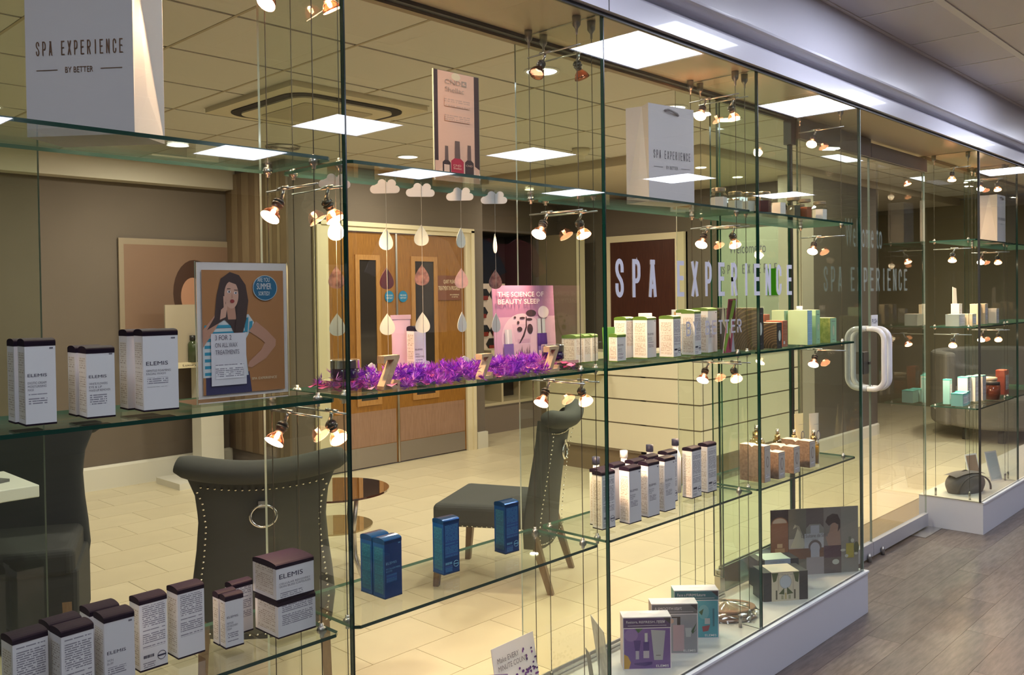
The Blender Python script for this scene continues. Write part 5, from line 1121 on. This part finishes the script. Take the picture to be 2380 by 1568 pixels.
V1 = flat('v_dark', (.06, .03, .20)); V2 = flat('v_glass', (.45, .42, .52)); V3 = flat('v_grey', (.42, .44, .48)); YL = flat('yellow_ball', (.55, .32, .05)); GRN = flat('dgreen', (.03, .10, .03)); TL = flat('teal_dark', (.02, .16, .22)); PKB = flat('pink_bottle', (.50, .36, .40)); GRY = flat('grey_bottle', (.40, .42, .46)); BK = flat('black', (.02, .02, .02))
gift('purple gift box with the words restore refresh renew, front one on the plinth', 2.439, .173, -44.5, .168, .062, .182, (.16, .09, .32), [('Restore,', 1, .24), ('REFRESH,', 0, .34), ('renew', 1, .17)], 'purple',
     [(flat('mauve', (.24, .15, .40)), el(.17, .66, .14, .12)), (GRN, [(.25, .785), (.42, .785), (.32, .70)]), (YL, [(.02, .02), (.02, .30), (.10, .26), (.16, .14), (.12, .02)]), (V1, [(.22, .56), (.37, .56), (.34, .36), (.25, .36)]), (V2, rc(.26, .33, .20, .36)), (V1, rc(.42, .54, .36, .53)), (SIL, rc(.45, .51, .53, .70)), (V2, rc(.42, .54, .22, .36)), (V3, [(.58, .76), (.88, .74), (.82, .18), (.64, .18)]), (BK, rc(.68, .78, .265, .275)), (V1, [(.23, .13), (.60, .15), (.60, .10), (.45, .07), (.23, .10)])])
gift('grey gift box with the words a smooth start, middle one on the plinth', 2.615, .176, -45.5, .168, .062, .182, (.30, .32, .36), [('A', 1, .04), ('SMOOTH', 0, .33), ('start', 1, .16)], 'grey',
     [(flat('peachball', (.55, .38, .30)), el(.42, .66, .06, .05)), (PKB, rc(.46, .70, .06, .58)), (BK, rc(.55, .62, .58, .72)), (BK, rc(.44, .62, .72, .745)), (GRY, rc(.20, .42, .20, .50)), (flat('tube_pale', (.50, .54, .56)), [(.72, .52), (.86, .52), (.84, .34), (.74, .34)]), (GRN, [(.85, .45), (.97, .62), (.90, .44), (.98, .50), (.88, .40)])], (.50, .40, .36))
gift('teal gift box with the words face a firm future, rear one on the plinth', 2.792, .196, -46, .168, .062, .182, (.06, .36, .46), [('Face a', 1, .18), ('FIRM', 0, .20), ('future', 1, .20)], 'teal',
     [(flat('bubble', (.16, .45, .52)), el(.66, .55, .12, .15)), (GRN, [(.55, .55), (.66, .62), (.62, .48)]), (TL, rc(.86, .90, .25, .62)), (SIL, rc(.68, .80, .30, .42)), (flat('redleaf', (.30, .06, .08)), [(.62, .25), (.80, .28), (.76, .16), (.64, .14)])], (.20, .50, .42))
t = thing('flyer', 'white flyer with purple petals reading make every minute count', 'flyer', (1.905, .245, ZP), math.radians(2)); t.rotation_euler[0] = math.radians(-10)
ob('card', MB().box(0, .20, 0, .0015, 0, .205), PAPER, t)
pet = [(flat('petal_%d' % (k % 3), [(.10, .02, .22), (.20, .06, .32), (.05, .01, .14)][k % 3]), el(R.uniform(.45, .98) if R.random() < .8 else R.uniform(.7, .98), R.uniform(.02, .50) if k < 62 else R.uniform(.5, .95), R.uniform(.015, .035), R.uniform(.012, .026), 8)) for k in range(72)]
art('print', t, .20, .205, [(PAPER, RECT)] + pet, (0, -.0006, 0), step=.00003)
text('Make EVERY', .100, .016, GREYINK, t, .018, -.0034, .155); text('MINUTE COUNT', .135, .016, GREYINK, t, .018, -.0034, .131)
t = thing('gift_box', 'dark purple box top at the bottom edge below the flyer', 'gift box', (1.685, .272, ZP), math.radians(-39), None); ob('box_body', MB().box(0, .205, 0, .05, 0, .165), mat('purple_box', (.06, .035, .14), .4), t)
t = thing('leaning_card', 'thin leaning picture card seen edge on, left of the gift boxes', 'card', (2.30, .14, ZP), math.radians(-36)); t.rotation_euler[1] = math.radians(-8)
ob('card', MB().box(0, .0015, -.08, .08, 0, .215), pattern('card_print', (.55, .55, .60), (.70, .70, .74), 30, 'noise'), t); ob('strut', MB().box(-.045, -.043, -.03, .03, 0, .13), mat('strut_grey', (.24, .23, .22), .6), t)
# folded brown towel set in a plastic bag
t = thing('bagged_towel', 'folded brown towel set in a clear plastic bag beside the teal gift box', 'towel', (3.13, .17, ZP), math.radians(-40))
TW = mat('towel_brown', (.24, .145, .095), .85, bump=.4, bscale=300); PLB = glass('plastic_bag', (.95, .95, .95), 5, .12)
for k in range(3): bevel(ob('folded_layer', MB().prism([(x * (1 - .03 * k), y_ * (1 - .04 * k)) for x, y_ in el(0, 0, .125, .085, 28)], 'z', .004 + .014 * k, .016 + .014 * k), TW, t), .004, 2)
pb = MB().grid(lambda u, v: ((.15 - .02 * v) * math.cos(2 * PI * u) * (1 - v ** 3), (.105 - .01 * v) * math.sin(2 * PI * u) * (1 - v ** 3), .003 + .058 * v + .008 * math.sin(31 * u) * v * (1 - v) + .006 * math.sin(57 * u + 9 * v) * (1 - v)), 90, 12)
ob('plastic_bag', pb, PLB, t, smooth=True)
# sultane boxes
DKB = mat('box_black_green', (.018, .026, .028), .4)
def coffret(label, x, y_, a, w_, d_, h_, p0, p1, frontm, topm, extra):
    t = thing('gift_casket', label, 'gift box', (x, y_, ZP), math.radians(a), 'black gift caskets with a sleeve')
    bevel(ob('box_body', MB().box(0, w_, 0, d_, 0, h_), DKB, t), .001)
    ob('sleeve', MB().box(p0, p1, -.001, d_ + .001, .0, h_ + .001), [topm], t)
    art('print', t, p1 - p0, h_, [(frontm, RECT)] + extra, (p0, -.0014, 0), step=.0001)
    text('La Sultane de Saba', (p1 - p0) * .55, .005, GREYINK, t, p0 + (p1 - p0) * .22, -.0035, h_ * .90)
GR3 = flat('foliage', (.05, .09, .02)); PIL = flat('pillar', (.52, .46, .36)); LBF = flat('cream_front', (.66, .62, .48))
ex = [(PIL, rc(.22, .80, .35, 1)), (LBF, rc(.26, .76, .35, .96)), (GR3, [(.0, .98), (.24, .98), (.16, .70), (.06, .66)]), (GR3, [(.78, .98), (1, .98), (.96, .62), (.86, .66)]), (GRY, el(.50, .66, .22, .24)), (flat('sky_oval', (.52, .60, .70)), el(.50, .66, .20, .22)), (GR3, [(.25, .25), (.45, .45), (.45, .22)]), (GR3, [(.55, .22), (.55, .48), (.78, .25)]), (flat('darkcol', (.10, .10, .06)), rc(.14, .20, .06, .38)), (flat('darkcol', (.10, .10, .06)), rc(.80, .86, .06, .38)), (flat('bottlegold', (.50, .42, .20)), rc(.47, .53, .06, .28)), (flat('bottlegrn', (.35, .36, .22)), rc(.34, .42, .06, .20)), (flat('bottlegrn', (.35, .36, .22)), rc(.60, .68, .06, .20))]
coffret('front black casket with a cream sleeve showing an oasis gate', 3.375, .138, -37, .200, .105, .122, .036, .160, LBF, mat('sleeve_cream', (.70, .64, .50), .5), ex)
coffret('rear black casket with a pale blue sleeve', 3.50, .232, -36, .195, .09, .128, .034, .155, flat('pale_blue', (.30, .38, .52)), mat('sleeve_mint', (.52, .68, .60), .5), [(flat('navyarc', (.06, .08, .16)), el(.5, .42, .30, .30)), (flat('sky_oval', (.52, .60, .70)), el(.5, .40, .26, .26))])
t = thing('display_poster', 'wide landscape poster of five oriental picture strips, at the entrance end of the plinth', 'poster', (3.700, .272, ZP), math.radians(-37))
ob('board', MB().box(0, .432, 0, .004, 0, .305), DARKCH, t)
a1 = flat('arch_brown', (.20, .09, .04)); a2 = flat('arch_dark', (.02, .012, .012)); a3 = flat('arch_pale', (.38, .34, .30)); g1 = flat('olive_grey', (.13, .13, .10)); g2 = flat('stone_grey', (.24, .25, .23)); sk = flat('pale_skin', (.48, .47, .36)); bl = flat('palace_blue', (.42, .44, .52)); gd = flat('gate_dark', (.10, .085, .08)); pu = flat('plum_cloth', (.05, .015, .035)); br = flat('skin3', (.34, .22, .17)); ye = flat('oil_yellow', (.42, .38, .04)); wf = flat('white_flower', (.55, .60, .54))
sh = [(g2, RECT), (a2, rc(0, .20, 0, 1)), (a1, [(.0, 0), (.195, 0), (.195, .78)] + [(.10 + .095 * math.cos(a), .78 + .11 * math.sin(a)) for a in [PI * k / 12 for k in range(13)]] + [(.0, .78)]), (a3, [(.02, .80)] + [(.10 + .08 * math.cos(PI - a), .80 + .075 * math.sin(a)) for a in [PI * k / 12 for k in range(13)]]), (flat('gold_bottle', (.36, .24, .12)), rc(.045, .155, .02, .42)), (flat('gold_bottle2', (.48, .36, .22)), rc(.07, .13, .43, .49)),
      (g1, rc(.20, .40, 0, 1)), (flat('haze', (.36, .36, .34)), rc(.20, .40, .25, .55)), (sk, [(.22, .42), (.27, .58), (.31, .75), (.25, .70), (.27, .77), (.32, .74), (.36, .60), (.385, .44), (.36, .40)]), (flat('tray', (.16, .08, .04)), rc(.20, .60, .24, .40)), (gd, rc(.40, .60, .70, 1)), (g2, [(.40, .55), (.40, .70), (.44, .76), (.56, .76), (.60, .70), (.60, .55)]), (bl, rc(.45, .55, .53, .74)), (flat('bluewhite', (.44, .47, .52)), rc(.38, .60, .40, .62)), (gd, el(.50, .42, .075, .10)), (bl, el(.50, .40, .055, .085)), (bl, rc(.45, .55, .26, .40)), (flat('palace_low', (.32, .30, .32)), rc(.40, .60, 0, .26)),
      (flat('taupe_bg', (.20, .19, .18)), rc(.60, .80, 0, 1)), (br, [(.66, .38), (.62, .55), (.66, .62), (.68, .72), (.78, .72), (.79, .55), (.80, .38)]), (a2, [(.62, .78), (.64, .86), (.70, .905), (.76, .89), (.79, .80), (.79, .68), (.76, .62), (.77, .74), (.70, .76), (.66, .72)]), (br, el(.72, .69, .045, .075)), (a2, [(.66, .75), (.70, .78), (.78, .74), (.78, .80), (.70, .84), (.65, .80)]), (pu, rc(.60, .80, .24, .42)), (gd, rc(.60, .80, 0, .24)), (wf, el(.735, .17, .04, .04)), (ye, rc(.855, .945, .22, .44)), (flat('pump', (.14, .17, .14)), rc(.885, .915, .44, .54)), (GR3, el(.975, .37, .03, .09)), (wf, el(.82, .34, .03, .02)), (wf, el(.93, .48, .02, .03)), (wf, el(.97, .28, .02, .02)), (wf, el(.86, .25, .02, .025))]
art('print', t, .432, .305, sh, (0, -.0006, 0), step=.00008)
text('La Sultane de Saba', .130, .016, flat('script', (.16, .14, .14)), t, .148, -.0045, .172); text('PARIS', .03, .005, flat('script', (.16, .14, .14)), t, .20, -.0045, .158)
# ---- lettering on the glass
LET = mat('window_vinyl', (.66, .66, .72), .5)
t = thing('window_lettering', 'large white SPA EXPERIENCE vinyl lettering on the front glass', 'lettering', (0, -.0062, 0))
letters('SPA EXPERIENCE', 2.183, 0, 1.486, .043, .121, .0890, .0155, LET, t, .0755)
t = thing('window_lettering', 'smaller white BY BETTER vinyl lettering under the shop name', 'lettering', (0, -.0062, 0)); letters('BY BETTER', 2.578, 0, 1.350, .030, .050, .0445, .0068, mat('window_vinyl_dim', (.48, .48, .52), .5), t, .034)
DL = mat('door_vinyl', (.36, .46, .44), .5, alpha=.4)
t = thing('door_lettering', 'faint Welcome to lettering on the glass entrance door', 'lettering', (0, .304, 0)); text('Welcome to', .50, .15, DL, t, 4.62, 0, 1.74, spacing=1.2)
t = thing('door_lettering', 'faint shop name lettering lower on the glass entrance door', 'lettering', (0, .304, 0)); letters('SPA EXPERIENCE', 4.35, 0, 1.50, .048, .13, .087, .014, DL, t, .075)
# ---- far display goods
FW = mat('far_white', (.70, .70, .66), .5); FC = mat('far_cream', (.66, .58, .42), .5); TQ = mat('turquoise_card', (.30, .58, .60), .45); TQL = mat('turquoise_lid', (.06, .42, .42), .4)
ZE2, ZE3 = 1.272, .768
def sbox(label, x, y_, z, w_, d_, h_, m_, lidm, a=0, g='small cartons in the far display'):
    t = thing('small_carton', label, 'carton', (x, y_, z), math.radians(a), g); ob('box_body', MB().box(0, w_, 0, d_, 0, h_ - .006), m_, t); ob('lid', MB().box(-.0005, w_ + .0005, -.0005, d_ + .0005, h_ - .006, h_), lidm, t); quad('small_print', t, FINE, w_ * .1, w_ * .9, -.0008, h_ * .2, h_ * .8)
sbox('wide low white carton at the left of the far middle shelf', 5.93, .14, ZE2, .12, .08, .075, FW, FW); sbox('cream carton beside the low white one on the far middle shelf', 6.06, .10, ZE2, .08, .07, .075, FC, FC)
sbox('tall white carton at the black corner joint', 6.10, .19, ZE2, .06, .05, .14, FW, FW); 
for i in range(4): sbox('tall cream carton, %s of the row on the far middle shelf' % ordn[i], 6.25 + .075 * i, .12 + .02 * (i % 2), ZE2, .06, .05, .135, FC, FC)
sbox('white carton at the right end of the far middle shelf', 6.58, .10, ZE2, .06, .05, .10, FW, FW)
sbox('turquoise carton, front one on the far bottom shelf', 5.93, .12, ZE3, .10, .07, .080, TQ, TQL); sbox('turquoise carton, second on the far bottom shelf', 6.04, .13, ZE3, .07, .07, .082, TQ, TQL)
sbox('small turquoise carton standing on the far bottom shelf', 6.00, .22, ZE3, .05, .04, .16, TQ, TQL)
for i in range(3): sbox('tall white carton with green lid, %s on the far bottom shelf' % ordn[i], 6.16 + .09 * i, .16 - .02 * i, ZE3, .075, .06, .165, FW, TQL)
t = thing('cosmetic_jar', 'reddish brown jar on the far bottom shelf', 'jar', (6.47, .10, ZE3)); ob('jar_body', MB().lathe([(.0001, 0), (.05, 0), (.05, .095), (.0001, .095)], 20), mat('far_jar', (.16, .04, .015), .15), t, smooth=True); ob('lid', MB().lathe([(.0001, .095), (.048, .095), (.048, .115), (.0001, .115)], 20), BLACK, t, smooth=True)
t = thing('cosmetic_tub', 'pale tub with lid behind the brown jar', 'jar', (6.59, .16, ZE3)); ob('tub_body', MB().lathe([(.0001, 0), (.05, 0), (.055, .115), (.0001, .115)], 20), FC, t, smooth=True); ob('lid', MB().lathe([(.0001, .115), (.060, .115), (.060, .135), (.0001, .135)], 20), FC, t, smooth=True)
sbox('red carton at the right picture edge', 6.78, .10, ZE3, .09, .06, .17, mat('far_red', (.50, .08, .05), .5), mat('far_red', (.50, .08, .05), .5), g=None)
t = thing('leaning_card', 'white card leaning near the corner of the far middle shelf', 'card', (6.20, .26, ZE2), 0); ob('card', MB().prism([(0, 0), (.11, 0), (.075, .24), (.0, .25)], 'y', 0, .002), FW, t)
# washbag and cards on the far plinth
WB = mat('washbag_grey', (.15, .13, .125), .9, bump=.4, bscale=80); WBD = mat('washbag_strap', (.07, .06, .06), .8)
t = thing('wash_bag', 'grey plush rounded wash bag with dark straps on the far plinth', 'bag', (6.11, .165, ZP), math.radians(-22)); t.scale = (1.15, .95, .74)
o = ob('bag_body', MB().grid(lambda u, v: (.135 * math.cos(2 * PI * u) * (math.cos((v - .35) * 2.0)) ** .5 * (1.0 + .04 * math.sin(9 * u)), .085 * math.sin(2 * PI * u) * max(0, math.cos((v - .35) * 2.0)) ** .5, .165 * v ** .8 * (1 - .05 * math.sin(12 * u))), 32, 12), WB, t, smooth=True)
ob('lid_flap', MB().grid(lambda u, v: (-.12 + .24 * u, -.05 + .10 * v, .150 + .022 * math.sin(PI * u) + .01 * math.sin(PI * v)), 14, 8), WB, t, smooth=True)
ob('strap', MB().tube([(-.13 * math.cos(PI * k / 16), -.075 - .012 * math.sin(PI * k / 16), .02 + .14 * math.sin(PI * k / 16)) for k in range(17)], .006, 8), WBD, t, smooth=True)
ob('carry_loop', MB().tube([(-.03 + .06 * k / 8, .0, .170 + .018 * math.sin(PI * k / 8)) for k in range(9)], .005, 8), WBD, t, smooth=True)
for x, y_, lab, m_ in ((6.36, .20, 'brown photo card leaning behind the wash bag', flat('photo_brown', (.30, .20, .15))), (6.55, .13, 'pale blue card leaning near the right picture edge', mat('card_blue', (.50, .60, .66), .4))):
    t = thing('leaning_card', lab, 'card', (x, y_, ZP), math.radians(-20)); t.rotation_euler[0] = math.radians(-14); ob('card', MB().box(0, .12, 0, .003, 0, .20), WHITE, t); quad('print', t, m_, .01, .11, -.0006, .01, .19)
# corridor items mirrored in the glass: a rail of shirts opposite
RAILM = STEEL
t = thing('clothes_rail', 'metal clothes rail across the corridor, mirrored in the glass', 'clothes rail', (3.9, -2.6, 0))
ob('rail', MB().tube([(-.8, 0, 0), (-.8, 0, 1.95), (.8, 0, 1.95), (.8, 0, 0)], .014, 8), RAILM, t); ob('foot', MB().box(-.83, -.77, -.25, .25, 0, .03).box(.77, .83, -.25, .25, 0, .03), RAILM, t)
shirt = [(-.10, .62), (-.22, .57), (-.31, .38), (-.24, .35), (-.20, .42), (-.20, 0), (.20, 0), (.20, .42), (.24, .35), (.31, .38), (.22, .57), (.10, .62), (.04, .58), (-.04, .58)]
for i, (dx, c_, nme) in enumerate([(-.35, (.62, .62, .66), 'white'), (.05, (.10, .16, .26), 'navy'), (.45, (.45, .12, .12), 'red')]):
    plain('tee_shirt', '%s tee shirt hanging on the rail across the corridor' % nme, 'shirt', MB().prism(shirt, 'y', -.02, .02), mat('shirt_%s' % nme, c_, .8), (3.9 + dx, -2.6, 1.28), (0, 0, .5), 'tee shirts on the rail')
